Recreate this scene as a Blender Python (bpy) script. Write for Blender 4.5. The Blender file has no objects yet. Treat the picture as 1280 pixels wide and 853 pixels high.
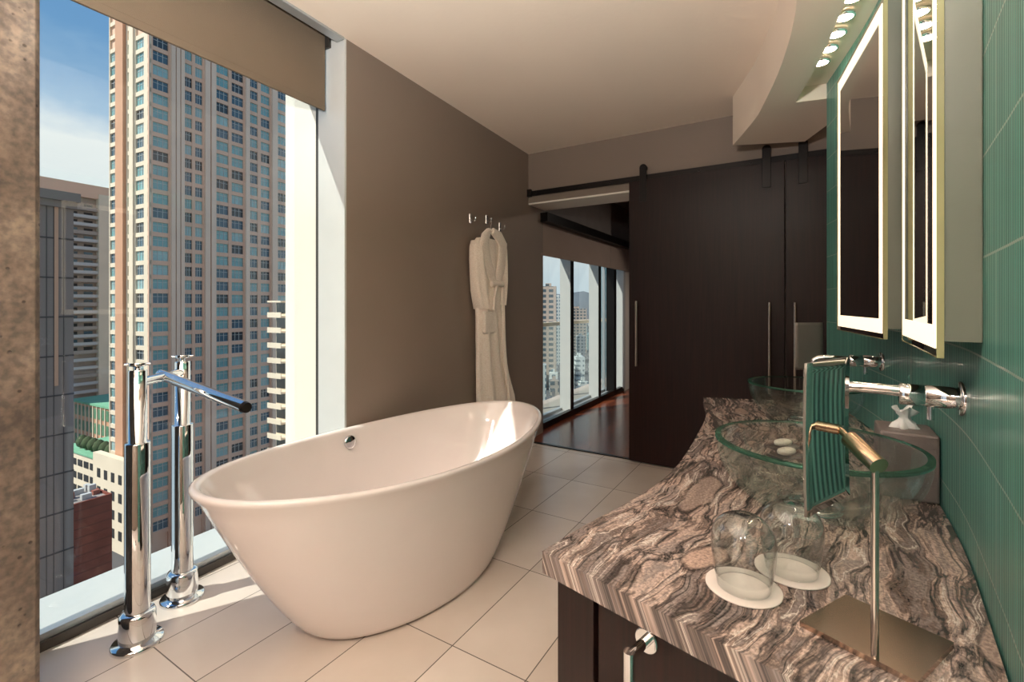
import bpy, math, random
from mathutils import Vector, Matrix
from mathutils.bvhtree import BVHTree
random.seed(7)
C = bpy.context.scene.collection
sc = bpy.context.scene
PI = math.pi
# ------------------------------------------------------------------ camera
F, U0, V0, H = 593.0, 640.0, 381.0, 1.30
cam_d = bpy.data.cameras.new('camera'); cam = bpy.data.objects.new('camera', cam_d); C.objects.link(cam)
cam.location = (0, 0, H); cam.rotation_euler = (PI/2, 0, 0)
cam_d.sensor_width = 36; cam_d.lens = F/1280*36; cam_d.shift_y = -(426.5-V0)/1280
cam_d.clip_start = .02; cam_d.clip_end = 5000
sc.camera = cam
# ------------------------------------------------------------------ frames of the place (plan directions)
D = Vector((.4714, .8819)); N = Vector((-.8819, .4714))      # along / across the window wall
E = Vector((.8525, -.5227)); M = Vector((.5227, .8525))      # along / across the sliding door wall
DB = Vector((.519, .8548)); NB = Vector((-.8548, .519))      # bedroom glazing
def P2(a, n, A=D, B=N): return A*a+B*n
def ray_r(u): return (u-U0)/F
def on_line(u, A, B, n):         # plan point where the sight line at column u meets the line B.p = n
    r = ray_r(u); y = n/(B.x*r+B.y); return Vector((r*y, y))
def zat(v, y): return H-(v-V0)/F*y
# ------------------------------------------------------------------ mesh builder
class MB:
    def __init__(s): s.v = []; s.f = []; s.mi = []; s.sm = []; s.mats = []; s.uv = None
    def mat(s, m):
        if m not in s.mats: s.mats.append(m)
        return s.mats.index(m)
    def add(s, vs, fs, m=None, smooth=False):
        b = len(s.v); k = s.mat(m) if m else 0
        s.v += [Vector(p) for p in vs]
        for f in fs: s.f.append([b+i for i in f]); s.mi.append(k); s.sm.append(smooth)
        return s
    def box(s, x0, x1, y0, y1, z0, z1, m=None, A=Vector((1, 0)), B=Vector((0, 1)), o=(0, 0, 0)):
        vs = []
        for z in (z0, z1):
            for (a, b) in ((x0, y0), (x1, y0), (x1, y1), (x0, y1)):
                q = A*a+B*b; vs.append((q.x+o[0], q.y+o[1], z+o[2]))
        fs = [(0, 3, 2, 1), (4, 5, 6, 7), (0, 1, 5, 4), (1, 2, 6, 5), (2, 3, 7, 6), (3, 0, 4, 7)]
        if (A.x*B.y-A.y*B.x) < 0: fs = [tuple(reversed(f)) for f in fs]
        return s.add(vs, fs, m)
    def prism(s, pts, z0, z1, m=None, mside=None, smooth=False):   # pts counter-clockwise in plan
        ar = sum(pts[i][0]*pts[(i+1) % len(pts)][1]-pts[(i+1) % len(pts)][0]*pts[i][1] for i in range(len(pts)))
        if ar < 0: pts = list(reversed(pts))
        n = len(pts)
        s.add([(p[0], p[1], z0) for p in pts]+[(p[0], p[1], z1) for p in pts], [tuple(reversed(range(n))), tuple(range(n, 2*n))], m)
        s.add([(p[0], p[1], z0) for p in pts]+[(p[0], p[1], z1) for p in pts], [(i, (i+1) % n, n+(i+1) % n, n+i) for i in range(n)], mside or m, smooth)
        return s
    def loft(s, rings, m=None, cap0=True, cap1=True, closed=True, smooth=True):
        n = len(rings[0]); vs = [p for r in rings for p in r]; fs = []
        for i in range(len(rings)-1):
            for j in range(n if closed else n-1):
                k = (j+1) % n
                fs.append((i*n+j, i*n+k, (i+1)*n+k, (i+1)*n+j))
        s.add(vs, fs, m, smooth)
        if cap0: s.add(rings[0], [tuple(reversed(range(n)))], m)
        if cap1: s.add(rings[-1], [tuple(range(n))], m)
        return s
    def tube(s, path, r, m=None, seg=20, cap=True, smooth=True):
        path = [Vector(p) for p in path]; rs = r if isinstance(r, (list, tuple)) else [r]*len(path)
        rings = []; up = None
        for i, p in enumerate(path):
            t = (path[min(i+1, len(path)-1)]-path[max(i-1, 0)]).normalized()
            if up is None: up = Vector((0, 0, 1)) if abs(t.z) < .9 else Vector((1, 0, 0))
            x = t.cross(up).normalized(); y = x.cross(t).normalized(); up = y
            rings.append([p+(x*math.cos(a)+y*math.sin(a))*rs[i] for a in (2*PI*k/seg for k in range(seg))])
        return s.loft([list(reversed(q)) for q in rings], m, cap, cap, smooth=smooth)
    def lathe(s, prof, o=(0, 0, 0), m=None, seg=48, axis='z', cap0=True, cap1=True, rot=None):
        rings = []
        for (r, h) in prof:
            ring = []
            for k in range(seg):
                a = 2*PI*k/seg; q = Vector((r*math.cos(a), r*math.sin(a), h))
                if rot: q = rot @ q
                ring.append(q+Vector(o))
            rings.append(ring)
        return s.loft(rings, m, cap0, cap1)
def obj(name, mb, mat=None, parent=None, bevel=0, sub=0, angle=False, uv=None):
    me = bpy.data.meshes.new(name)
    if parent is None:
        xs = [v.x for v in mb.v]; ys = [v.y for v in mb.v]; zs = [v.z for v in mb.v]
        L = Vector(((min(xs)+max(xs))/2, (min(ys)+max(ys))/2, min(zs)))
    else:
        r = parent
        while r.parent: r = r.parent
        L = r.location.copy()
    me.from_pydata([tuple(v-L) for v in mb.v], [], mb.f)
    for m in (mb.mats or [mat]): me.materials.append(MAT[m] if m else MAT[mat])
    for p, k, sm in zip(me.polygons, mb.mi, mb.sm): p.material_index = k; p.use_smooth = sm
    if uv:
        lay = me.uv_layers.new(name='UVMap')
        for lp in me.loops: lay.data[lp.index].uv = uv(mb.v[lp.vertex_index])
    me.update()
    o = bpy.data.objects.new(name, me); C.objects.link(o)
    if parent is None: o.location = L
    else: o.parent = parent
    if bevel:
        b = o.modifiers.new('bevel', 'BEVEL'); b.width = bevel; b.segments = 2; b.limit_method = 'ANGLE'; b.angle_limit = .7
    if sub:
        b = o.modifiers.new('sub', 'SUBSURF'); b.levels = sub; b.render_levels = sub
    return o
def tag(o, label, cat, group=None, kind=None):
    o['label'] = label; o['category'] = cat
    if group: o['group'] = group
    if kind: o['kind'] = kind
    return o
def thing(name, label, cat, loc, group=None):
    o = bpy.data.objects.new(name, None); C.objects.link(o); o.location = loc; o.empty_display_size = .05
    return tag(o, label, cat, group)
def struct(name, mb, mat=None, parent=None, **k):
    o = obj(name, mb, mat, parent, **k)
    if parent is None: o['kind'] = 'structure'
    return o
def struct_root(name, loc):
    o = bpy.data.objects.new(name, None); C.objects.link(o); o.location = loc; o['kind'] = 'structure'; return o
def dup(root, loc, rotz=None, label=None):
    def cp(o, par):
        c = o.copy(); C.objects.link(c)
        if par: c.parent = par
        for ch in [x for x in o.children]: cp(ch, c)
        return c
    r = cp(root, None); r.location = loc
    if rotz is not None: r.rotation_euler = (0, 0, rotz)
    if label: r['label'] = label
    return r
# ------------------------------------------------------------------ materials
MAT = {}
def new(name):
    m = bpy.data.materials.new(name); m.use_nodes = True; MAT[name] = m
    nt = m.node_tree; return m, nt, nt.nodes['Principled BSDF'], nt.nodes['Material Output']
def nd(nt, t, **k):
    n = nt.nodes.new('ShaderNode'+t)
    for a, b in k.items():
        if a.startswith('i_'):
            key = a[2:]; key = int(key) if key.isdigit() else key.replace('_', ' ')
            n.inputs[key].default_value = b
        else: setattr(n, a, b)
    return n
def mth(nt, op, a, b=None, c=None):
    n = nd(nt, 'Math', operation=op)
    for i, x in enumerate((a, b, c)):
        if x is None: continue
        if isinstance(x, (int, float)): n.inputs[i].default_value = x
        else: nt.links.new(x, n.inputs[i])
    return n.outputs[0]
def mix(nt, f, a, b, bt='MIX'):
    n = nd(nt, 'Mix', data_type='RGBA', blend_type=bt)
    for i, x in ((0, f), (6, a), (7, b)):
        if isinstance(x, (int, float)): n.inputs[i].default_value = x
        elif isinstance(x, tuple): n.inputs[i].default_value = (*x, 1) if len(x) == 3 else x
        else: nt.links.new(x, n.inputs[i])
    return n.outputs[2]
def ramp(nt, fac, stops, interp='LINEAR'):
    n = nd(nt, 'ValToRGB'); n.color_ramp.interpolation = interp
    el = n.color_ramp.elements
    while len(el) < len(stops): el.new(.5)
    for e, (p, c) in zip(el, stops):
        e.position = p; e.color = (*c, 1) if len(c) == 3 else c
    nt.links.new(fac, n.inputs[0]); return n.outputs[0]
def S(c):      # 0-255 display colour to linear
    return tuple(((x/255)/12.92 if x/255 <= .04045 else ((x/255+.055)/1.055)**2.4) for x in c)
def bump(nt, bs, h, st, dist=.01):
    b = nd(nt, 'Bump'); b.inputs['Strength'].default_value = st; b.inputs['Distance'].default_value = dist
    nt.links.new(h, b.inputs['Height']); nt.links.new(b.outputs[0], bs.inputs['Normal'])
def simple(name, col, rough=.5, metal=0, var=.06, scale=8, bmp=0, bscale=60, coat=0, spec=.5):
    m, nt, bs, out = new(name)
    tc = nd(nt, 'TexCoord'); no = nd(nt, 'TexNoise', i_Scale=scale, i_Detail=5.0)
    nt.links.new(tc.outputs['Object'], no.inputs['Vector'])
    a = tuple(max(0, x*(1-var)) for x in col); b = tuple(min(1, x*(1+var)) for x in col)
    nt.links.new(ramp(nt, no.outputs[0], [(.3, a), (.7, b)]), bs.inputs['Base Color'])
    bs.inputs['Roughness'].default_value = rough; bs.inputs['Metallic'].default_value = metal
    bs.inputs['Specular IOR Level'].default_value = spec
    if coat: bs.inputs['Coat Weight'].default_value = coat; bs.inputs['Coat Roughness'].default_value = .05
    if bmp:
        n2 = nd(nt, 'TexNoise', i_Scale=bscale, i_Detail=4.0); nt.links.new(tc.outputs['Object'], n2.inputs['Vector'])
        bump(nt, bs, n2.outputs[0], bmp)
    return m
def emis(name, col, st):
    m, nt, bs, out = new(name)
    bs.inputs['Base Color'].default_value = (*col, 1); bs.inputs['Emission Color'].default_value = (*col, 1)
    bs.inputs['Emission Strength'].default_value = st; bs.inputs['Roughness'].default_value = .4
def thin_glass(name, tint, f0=.04, gain=.8, rough=.0):
    m, nt, bs, out = new(name); nt.nodes.remove(bs)
    tr = nd(nt, 'BsdfTransparent'); tr.inputs[0].default_value = (*tint, 1)
    gl = nd(nt, 'BsdfGlossy'); gl.inputs['Roughness'].default_value = rough
    lw = nd(nt, 'LayerWeight'); lw.inputs[0].default_value = .5
    f = mth(nt, 'ADD', mth(nt, 'MULTIPLY', mth(nt, 'POWER', lw.outputs['Facing'], 4.0), gain), f0)
    mx = nd(nt, 'MixShader'); nt.links.new(f, mx.inputs[0]); nt.links.new(tr.outputs[0], mx.inputs[1]); nt.links.new(gl.outputs[0], mx.inputs[2])
    nt.links.new(mx.outputs[0], out.inputs[0])
def solid_glass(name, col, ior=1.48, clear=.35):
    m, nt, bs, out = new(name); nt.nodes.remove(bs)
    g = nd(nt, 'BsdfGlass'); g.inputs['Color'].default_value = (*col, 1); g.inputs['IOR'].default_value = ior; g.inputs['Roughness'].default_value = .0
    tr = nd(nt, 'BsdfTransparent'); tr.inputs[0].default_value = (*col, 1)
    mx = nd(nt, 'MixShader'); mx.inputs[0].default_value = clear
    nt.links.new(g.outputs[0], mx.inputs[1]); nt.links.new(tr.outputs[0], mx.inputs[2]); nt.links.new(mx.outputs[0], out.inputs[0])

simple('taupe', S((124, 110, 98)), .6, var=.04, scale=1.5, bmp=.12, bscale=180)
simple('white_paint', S((226, 220, 208)), .55, var=.02, scale=2, bmp=.03)
simple('ceiling_paint', S((238, 222, 204)), .7, var=.02, scale=1.5, bmp=.05, bscale=40)
simple('jamb_white', S((192, 194, 192)), .45, var=.02)
simple('alu', S((176, 180, 182)), .35, .6, var=.03)
simple('alu_dark', S((70, 66, 62)), .4, .5, var=.05)
simple('black_steel', S((24, 19, 17)), .4, .6, var=.1)
simple('enamel', S((236, 226, 222)), .12, var=.01, coat=.6)
simple('chrome', (.80, .81, .82), .04, 1, var=.01)
simple('satin_back', S((120, 112, 106)), .5, .5, var=.03)
simple('nickel', (.55, .50, .45), .16, 1, var=.03)
simple('brass', (.60, .42, .28), .2, 1, var=.04)
simple('bronze_plate', (.50, .37, .29), .24, 1, var=.06)
simple('blind', S((104, 90, 74)), .9, var=.05, scale=3, bmp=.2, bscale=400)
simple('blind_bedroom', S((150, 132, 120)), .9, var=.05, scale=3, bmp=.2, bscale=400)
simple('soap', S((240, 234, 220)), .4, var=.02)
simple('paper', S((240, 226, 218)), .8, var=.03, scale=30, bmp=.1)
simple('tissue', S((245, 245, 245)), .9, var=.02)
simple('leather', S((104, 94, 92)), .5, var=.06, scale=20, bmp=.15, bscale=200)
simple('cab_grey', S((98, 102, 92)), .32, var=.06, scale=3)
simple('soap_tray', S((50, 44, 42)), .3, var=.05)
simple('hanger_black', S((22, 20, 20)), .5)
simple('grey_bedroom', S((120, 110, 104)), .7)
simple('glass_edge', S((160, 156, 116)), .15, var=.05)
emis('mirror_light', (1, .84, .62), 1.2)
emis('puck', (1, .84, .62), 55)
emis('fill_lamp_panel', (1, .86, .70), 6)  # glowing discs of the added fill lamps
thin_glass('pane', (.93, .97, .96), .03, .5)
thin_glass('tumbler_glass', (.96, .975, .97), .07, 1.3)
solid_glass('bowl_glass', (.975, .995, .985), 1.42, .78)
solid_glass('bowl_rim', (.25, .60, .48), 1.46, .2)
def concrete():
    m, nt, bs, out = new('concrete'); tc = nd(nt, 'TexCoord')
    a = nd(nt, 'TexNoise', i_Scale=3.0, i_Detail=9.0, i_Roughness=.65); b = nd(nt, 'TexNoise', i_Scale=45.0, i_Detail=5.0)
    v = nd(nt, 'TexVoronoi', i_Scale=22.0)
    for n in (a, b, v): nt.links.new(tc.outputs['Object'], n.inputs['Vector'])
    c = ramp(nt, a.outputs[0], [(.3, S((74, 66, 60))), (.5, S((112, 102, 94))), (.72, S((150, 140, 130)))])
    c = mix(nt, .6, c, ramp(nt, b.outputs[0], [(.35, S((60, 50, 42))), (.65, S((170, 155, 140)))]), 'OVERLAY')
    pit = ramp(nt, v.outputs['Distance'], [(.07, (0, 0, 0)), (.13, (1, 1, 1))])
    c = mix(nt, 1.0, c, mix(nt, .6, (1, 1, 1), pit), 'MULTIPLY')
    nt.links.new(c, bs.inputs['Base Color']); bs.inputs['Roughness'].default_value = .85
    hh = mth(nt, 'ADD', mth(nt, 'MULTIPLY', b.outputs[0], .5), pit); bump(nt, bs, hh, .5, .006)
concrete()
def floor_tile():
    m, nt, bs, out = new('floor_tile'); g = nd(nt, 'NewGeometry'); sp = nd(nt, 'SeparateXYZ'); nt.links.new(g.outputs['Position'], sp.inputs[0])
    x, y = sp.outputs[0], sp.outputs[1]
    X = mth(nt, 'ADD', mth(nt, 'MULTIPLY', x, .8516), mth(nt, 'MULTIPLY', y, -.5242))
    Y = mth(nt, 'ADD', mth(nt, 'MULTIPLY', x, .5242), mth(nt, 'MULTIPLY', y, .8516))
    a = mth(nt, 'DIVIDE', mth(nt, 'ADD', X, 1.141+.322*20), .322); b = mth(nt, 'DIVIDE', mth(nt, 'ADD', Y, -2.62+.6*20), .6)
    fa = mth(nt, 'ABSOLUTE', mth(nt, 'SUBTRACT', mth(nt, 'FRACT', mth(nt, 'ADD', a, .5)), .5))
    fb = mth(nt, 'ABSOLUTE', mth(nt, 'SUBTRACT', mth(nt, 'FRACT', mth(nt, 'ADD', b, .5)), .5))
    ga = mth(nt, 'LESS_THAN', fa, .0035/.322*.5*1.2); gb = mth(nt, 'LESS_THAN', fb, .0035/.6*.5*1.2)
    gr = mth(nt, 'MAXIMUM', ga, gb)
    cb = nd(nt, 'CombineXYZ'); nt.links.new(mth(nt, 'FLOOR', a), cb.inputs[0]); nt.links.new(mth(nt, 'FLOOR', b), cb.inputs[1])
    wn = nd(nt, 'TexWhiteNoise', noise_dimensions='3D'); nt.links.new(cb.outputs[0], wn.inputs['Vector'])
    no = nd(nt, 'TexNoise', i_Scale=2.5, i_Detail=6.0); nt.links.new(g.outputs['Position'], no.inputs['Vector'])
    c = ramp(nt, mth(nt, 'ADD', mth(nt, 'MULTIPLY', wn.outputs['Value'], .35), mth(nt, 'MULTIPLY', no.outputs[0], .65)), [(.25, S((200, 186, 174))), (.75, S((222, 210, 200)))])
    c = mix(nt, gr, c, S((92, 82, 76)))
    nt.links.new(c, bs.inputs['Base Color']); nt.links.new(mth(nt, 'ADD', .26, mth(nt, 'MULTIPLY', gr, .5)), bs.inputs['Roughness'])
    bump(nt, bs, mth(nt, 'SUBTRACT', 1.0, gr), .3, .002)
floor_tile()
def wood_floor():
    m, nt, bs, out = new('wood_floor'); g = nd(nt, 'NewGeometry'); sp = nd(nt, 'SeparateXYZ'); nt.links.new(g.outputs['Position'], sp.inputs[0])
    x, y = sp.outputs[0], sp.outputs[1]
    X = mth(nt, 'ADD', mth(nt, 'MULTIPLY', x, .8548), mth(nt, 'MULTIPLY', y, -.519))
    Y = mth(nt, 'ADD', mth(nt, 'MULTIPLY', x, .519), mth(nt, 'MULTIPLY', y, .8548))
    a = mth(nt, 'DIVIDE', mth(nt, 'ADD', X, 20.0), .125); fl = mth(nt, 'FLOOR', a)
    gr = mth(nt, 'LESS_THAN', mth(nt, 'FRACT', a), .045)
    cb = nd(nt, 'CombineXYZ'); nt.links.new(mth(nt, 'MULTIPLY', a, 2.0), cb.inputs[0]); nt.links.new(mth(nt, 'MULTIPLY', Y, .8), cb.inputs[1])
    no = nd(nt, 'TexNoise', i_Scale=3.0, i_Detail=6.0); nt.links.new(cb.outputs[0], no.inputs['Vector'])
    wn = nd(nt, 'TexWhiteNoise', noise_dimensions='1D'); nt.links.new(fl, wn.inputs['W'])
    f = mth(nt, 'ADD', mth(nt, 'MULTIPLY', no.outputs[0], .6), mth(nt, 'MULTIPLY', wn.outputs['Value'], .4))
    c = ramp(nt, f, [(.25, S((70, 30, 18))), (.75, S((128, 66, 40)))])
    c = mix(nt, gr, c, S((20, 10, 8)))
    nt.links.new(c, bs.inputs['Base Color']); bs.inputs['Roughness'].default_value = .22; bump(nt, bs, mth(nt, 'SUBTRACT', 1.0, gr), .4, .002)
wood_floor()
def dark_wood():
    m, nt, bs, out = new('dark_wood'); tc = nd(nt, 'TexCoord'); mp = nd(nt, 'Mapping'); mp.inputs['Scale'].default_value = (55, 55, 1.2)
    nt.links.new(tc.outputs['Object'], mp.inputs[0]); no = nd(nt, 'TexNoise', i_Scale=2.2, i_Detail=6.0, i_Roughness=.6); nt.links.new(mp.outputs[0], no.inputs['Vector'])
    nt.links.new(ramp(nt, no.outputs[0], [(.3, S((16, 7, 6))), (.7, S((36, 17, 13)))]), bs.inputs['Base Color'])
    bs.inputs['Roughness'].default_value = .38; bs.inputs['Specular IOR Level'].default_value = .22; bump(nt, bs, no.outputs[0], .15, .002)
dark_wood()
def granite():
    m, nt, bs, out = new('granite'); uv = nd(nt, 'UVMap'); uv.uv_map = 'UVMap'
    n0 = nd(nt, 'TexNoise', i_Scale=4.0, i_Detail=3.0); nt.links.new(uv.outputs[0], n0.inputs['Vector'])
    off = nd(nt, 'VectorMath', operation='MULTIPLY_ADD'); nt.links.new(n0.outputs['Color'], off.inputs[0]); off.inputs[1].default_value = (.30, .10, 0); nt.links.new(uv.outputs[0], off.inputs[2])
    m1 = nd(nt, 'Mapping'); m1.inputs['Scale'].default_value = (2.2, 10.0, 1); m1.inputs['Rotation'].default_value = (0, 0, -.12); nt.links.new(off.outputs[0], m1.inputs[0])
    n1 = nd(nt, 'TexNoise', i_Scale=1.5, i_Detail=9.0, i_Roughness=.66, i_Distortion=.5); nt.links.new(m1.outputs[0], n1.inputs['Vector'])
    mv = nd(nt, 'Mapping'); mv.inputs['Scale'].default_value = (2.8, 19.0, 1); mv.inputs['Rotation'].default_value = (0, 0, -.16); mv.inputs['Location'].default_value = (3, 7, 0); nt.links.new(off.outputs[0], mv.inputs[0])
    nv = nd(nt, 'TexNoise', i_Scale=1.4, i_Detail=5.0, i_Roughness=.55, i_Distortion=.6); nt.links.new(mv.outputs[0], nv.inputs['Vector'])
    dk = S((44, 39, 38)); gy = S((126, 114, 110)); pk = S((180, 157, 146)); cr = S((212, 200, 190)); br = S((92, 78, 72))
    c = ramp(nt, n1.outputs[0], [(.26, cr), (.36, pk), (.43, gy), (.48, pk), (.53, br), (.58, gy), (.65, br), (.74, dk)])
    vein = mth(nt, 'ABSOLUTE', mth(nt, 'SUBTRACT', nv.outputs[0], .5))
    c = mix(nt, ramp(nt, vein, [(.006, (.9, .9, .9)), (.04, (0, 0, 0))]), c, dk)
    vein2 = mth(nt, 'ABSOLUTE', mth(nt, 'SUBTRACT', nv.outputs[0], .585))
    c = mix(nt, ramp(nt, vein2, [(.002, (.7, .7, .7)), (.016, (0, 0, 0))]), c, S((216, 204, 194)))
    m2 = nd(nt, 'Mapping'); m2.inputs['Scale'].default_value = (3.6, 9.0, 1); m2.inputs['Rotation'].default_value = (0, 0, -.2); nt.links.new(off.outputs[0], m2.inputs[0])
    vo = nd(nt, 'TexVoronoi', i_Scale=1.0, i_Randomness=1.0); nt.links.new(m2.outputs[0], vo.inputs['Vector'])
    blob = ramp(nt, vo.outputs['Distance'], [(.26, (1, 1, 1)), (.31, (0, 0, 0))])
    ring = ramp(nt, vo.outputs['Distance'], [(.26, (0, 0, 0)), (.31, (1, 1, 1)), (.37, (0, 0, 0))])
    sepc = nd(nt, 'SeparateColor'); nt.links.new(vo.outputs['Color'], sepc.inputs[0])
    on = mth(nt, 'GREATER_THAN', sepc.outputs[0], .55)
    c = mix(nt, mth(nt, 'MULTIPLY', mth(nt, 'MULTIPLY', blob, on), .85), c, mix(nt, sepc.outputs[1], S((184, 156, 142)), S((140, 122, 114))))
    c = mix(nt, mth(nt, 'MULTIPLY', mth(nt, 'MULTIPLY', ring, on), .7), c, S((48, 38, 34)))
    n3 = nd(nt, 'TexNoise', i_Scale=170.0, i_Detail=3.0); nt.links.new(uv.outputs[0], n3.inputs['Vector'])
    c = mix(nt, .45, c, ramp(nt, n3.outputs[0], [(.35, (.1, .09, .09)), (.5, (.5, .5, .5)), (.66, (.92, .9, .88))]), 'OVERLAY')
    nt.links.new(c, bs.inputs['Base Color']); bs.inputs['Roughness'].default_value = .16; bs.inputs['Specular IOR Level'].default_value = .6
granite()
def green_tile():
    m, nt, bs, out = new('green_tile'); uv = nd(nt, 'UVMap'); uv.uv_map = 'UVMap'; sp = nd(nt, 'SeparateXYZ'); nt.links.new(uv.outputs[0], sp.inputs[0])
    x, z = sp.outputs[0], sp.outputs[1]
    zz = mth(nt, 'DIVIDE', mth(nt, 'ADD', z, -1.035+.172*30), .172); row = mth(nt, 'FLOOR', zz)
    xx = mth(nt, 'DIVIDE', mth(nt, 'ADD', x, mth(nt, 'MULTIPLY', mth(nt, 'MODULO', row, 2.0), .19)), .38); col = mth(nt, 'FLOOR', xx)
    gz = mth(nt, 'LESS_THAN', mth(nt, 'FRACT', zz), .022); gx = mth(nt, 'LESS_THAN', mth(nt, 'FRACT', xx), .008)
    gr = mth(nt, 'MAXIMUM', gz, gx)
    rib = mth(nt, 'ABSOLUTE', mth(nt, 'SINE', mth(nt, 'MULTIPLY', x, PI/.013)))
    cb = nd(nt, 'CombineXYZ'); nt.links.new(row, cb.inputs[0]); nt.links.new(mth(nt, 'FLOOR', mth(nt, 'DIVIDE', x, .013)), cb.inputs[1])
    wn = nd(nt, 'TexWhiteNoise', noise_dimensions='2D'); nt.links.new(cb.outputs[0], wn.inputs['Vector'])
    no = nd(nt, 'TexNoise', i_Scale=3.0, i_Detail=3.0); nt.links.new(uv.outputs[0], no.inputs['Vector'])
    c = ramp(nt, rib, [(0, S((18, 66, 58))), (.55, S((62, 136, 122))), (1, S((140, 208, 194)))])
    c = mix(nt, mth(nt, 'MULTIPLY', wn.outputs['Value'], .45), c, S((30, 84, 78)))
    c = mix(nt, mth(nt, 'MULTIPLY', no.outputs[0], .35), c, S((60, 110, 112)))
    c = mix(nt, gr, c, S((176, 186, 176)))
    nt.links.new(c, bs.inputs['Base Color']); bs.inputs['Roughness'].default_value = .3; bs.inputs['Coat Weight'].default_value = .15
    bump(nt, bs, mth(nt, 'MULTIPLY', rib, mth(nt, 'SUBTRACT', 1.0, gr)), .45, .003)
green_tile()
def terry():
    m, nt, bs, out = new('terry'); tc = nd(nt, 'TexCoord')
    b = nd(nt, 'TexNoise', i_Scale=130.0, i_Detail=4.0); nt.links.new(tc.outputs['Object'], b.inputs['Vector'])
    v = nd(nt, 'TexVoronoi', i_Scale=70.0); nt.links.new(tc.outputs['Object'], v.inputs['Vector'])
    nt.links.new(ramp(nt, b.outputs[0], [(.3, S((236, 220, 204))), (.7, S((252, 242, 230)))]), bs.inputs['Base Color'])
    bs.inputs['Roughness'].default_value = .95; bs.inputs['Sheen Weight'].default_value = .3; bump(nt, bs, v.outputs['Distance'], .35, .006)
terry()
# mirror glass
m_, nt_, bs_, o_ = new('mirror'); bs_.inputs['Metallic'].default_value = 1; bs_.inputs['Roughness'].default_value = .015; bs_.inputs['Base Color'].default_value = (.86, .87, .85, 1)
m_, nt_, bs_, o_ = new('mirror_dim'); bs_.inputs['Metallic'].default_value = 1; bs_.inputs['Roughness'].default_value = .015; bs_.inputs['Base Color'].default_value = (.45, .47, .46, 1)
# exteriors
simple('tower_stone', S((228, 186, 160)), .85, var=.06, scale=.15)
simple('tower_stone_pale', S((236, 204, 180)), .85, var=.05, scale=.15)
simple('tower_stone_orange', S((200, 150, 120)), .85, var=.05, scale=.15)
simple('far_concrete', S((168, 156, 146)), .9, var=.08, scale=.1)
simple('slate_panel', S((140, 122, 112)), .7, var=.08, scale=.1, spec=.1)
simple('slate_line', S((88, 78, 74)), .8, spec=.1)
simple('cream_wall', S((226, 208, 184)), .85, var=.05, scale=.2)
simple('dark_opening', S((44, 44, 46)), .6)
simple('green_roof', S((120, 176, 142)), .8, var=.1, scale=.4)
simple('roof_gravel', S((150, 140, 134)), .95, var=.2, scale=.6)
simple('asphalt', S((84, 82, 84)), .95, var=.15, scale=.02)
simple('foliage', S((60, 76, 44)), .9, var=.4, scale=2, bmp=.6, bscale=3)
simple('unit_red', S((150, 90, 76)), .7); simple('unit_white', S((190, 190, 188)), .6)
simple('hill', S((96, 104, 112)), .9, var=.1, scale=.004)
for nm, c, r in (('win_teal', (120, 168, 170), .08), ('win_blue', (66, 96, 112), .06), ('win_dark', (44, 56, 64), .05), ('win_pale', (150, 186, 186), .1), ('win_green', (96, 140, 112), .2)):
    simple(nm, S(c), r, 0, var=.12, scale=.6, spec=.7)
def brick():
    m, nt, bs, out = new('red_brick'); tc = nd(nt, 'TexCoord'); n = nd(nt, 'TexNoise', i_Scale=.5, i_Detail=6.0); nt.links.new(tc.outputs['Object'], n.inputs['Vector'])
    sp = nd(nt, 'SeparateXYZ'); nt.links.new(tc.outputs['Object'], sp.inputs[0])
    st = mth(nt, 'LESS_THAN', mth(nt, 'FRACT', mth(nt, 'DIVIDE', sp.outputs[2], 1.3)), .14)
    c = mix(nt, mth(nt, 'MULTIPLY', st, .5), ramp(nt, n.outputs[0], [(.3, S((118, 56, 44))), (.7, S((150, 80, 64)))]), S((84, 44, 36)))
    nt.links.new(c, bs.inputs['Base Color']); bs.inputs['Roughness'].default_value = .9
brick()
def city(name, wall, glass, fx=3.2, fz=3.1, a=.62, b=.55):
    m, nt, bs, out = new(name); tc = nd(nt, 'TexCoord'); sp = nd(nt, 'SeparateXYZ'); nt.links.new(tc.outputs['Object'], sp.inputs[0])
    s = mth(nt, 'ADD', mth(nt, 'MULTIPLY', sp.outputs[0], 1.0), mth(nt, 'MULTIPLY', sp.outputs[1], .77))
    gx = mth(nt, 'LESS_THAN', mth(nt, 'FRACT', mth(nt, 'DIVIDE', s, fx)), a); gz = mth(nt, 'LESS_THAN', mth(nt, 'FRACT', mth(nt, 'DIVIDE', sp.outputs[2], fz)), b)
    g = nd(nt, 'NewGeometry'); sn = nd(nt, 'SeparateXYZ'); nt.links.new(g.outputs['Normal'], sn.inputs[0])
    side = mth(nt, 'LESS_THAN', mth(nt, 'ABSOLUTE', sn.outputs[2]), .5)
    f = mth(nt, 'MULTIPLY', mth(nt, 'MULTIPLY', gx, gz), side)
    nt.links.new(mix(nt, f, wall, glass), bs.inputs['Base Color']); nt.links.new(mth(nt, 'SUBTRACT', .8, mth(nt, 'MULTIPLY', f, .6)), bs.inputs['Roughness'])
city('city_a', S((206, 204, 198)), S((90, 116, 128))); city('city_b', S((180, 160, 146)), S((70, 84, 92)), 4, 3.4)
city('city_c', S((150, 170, 172)), S((110, 160, 168)), 2.4, 3.2, .8, .7); city('city_d', S((222, 222, 218)), S((120, 134, 140)), 5, 3, .7, .4)

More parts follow.
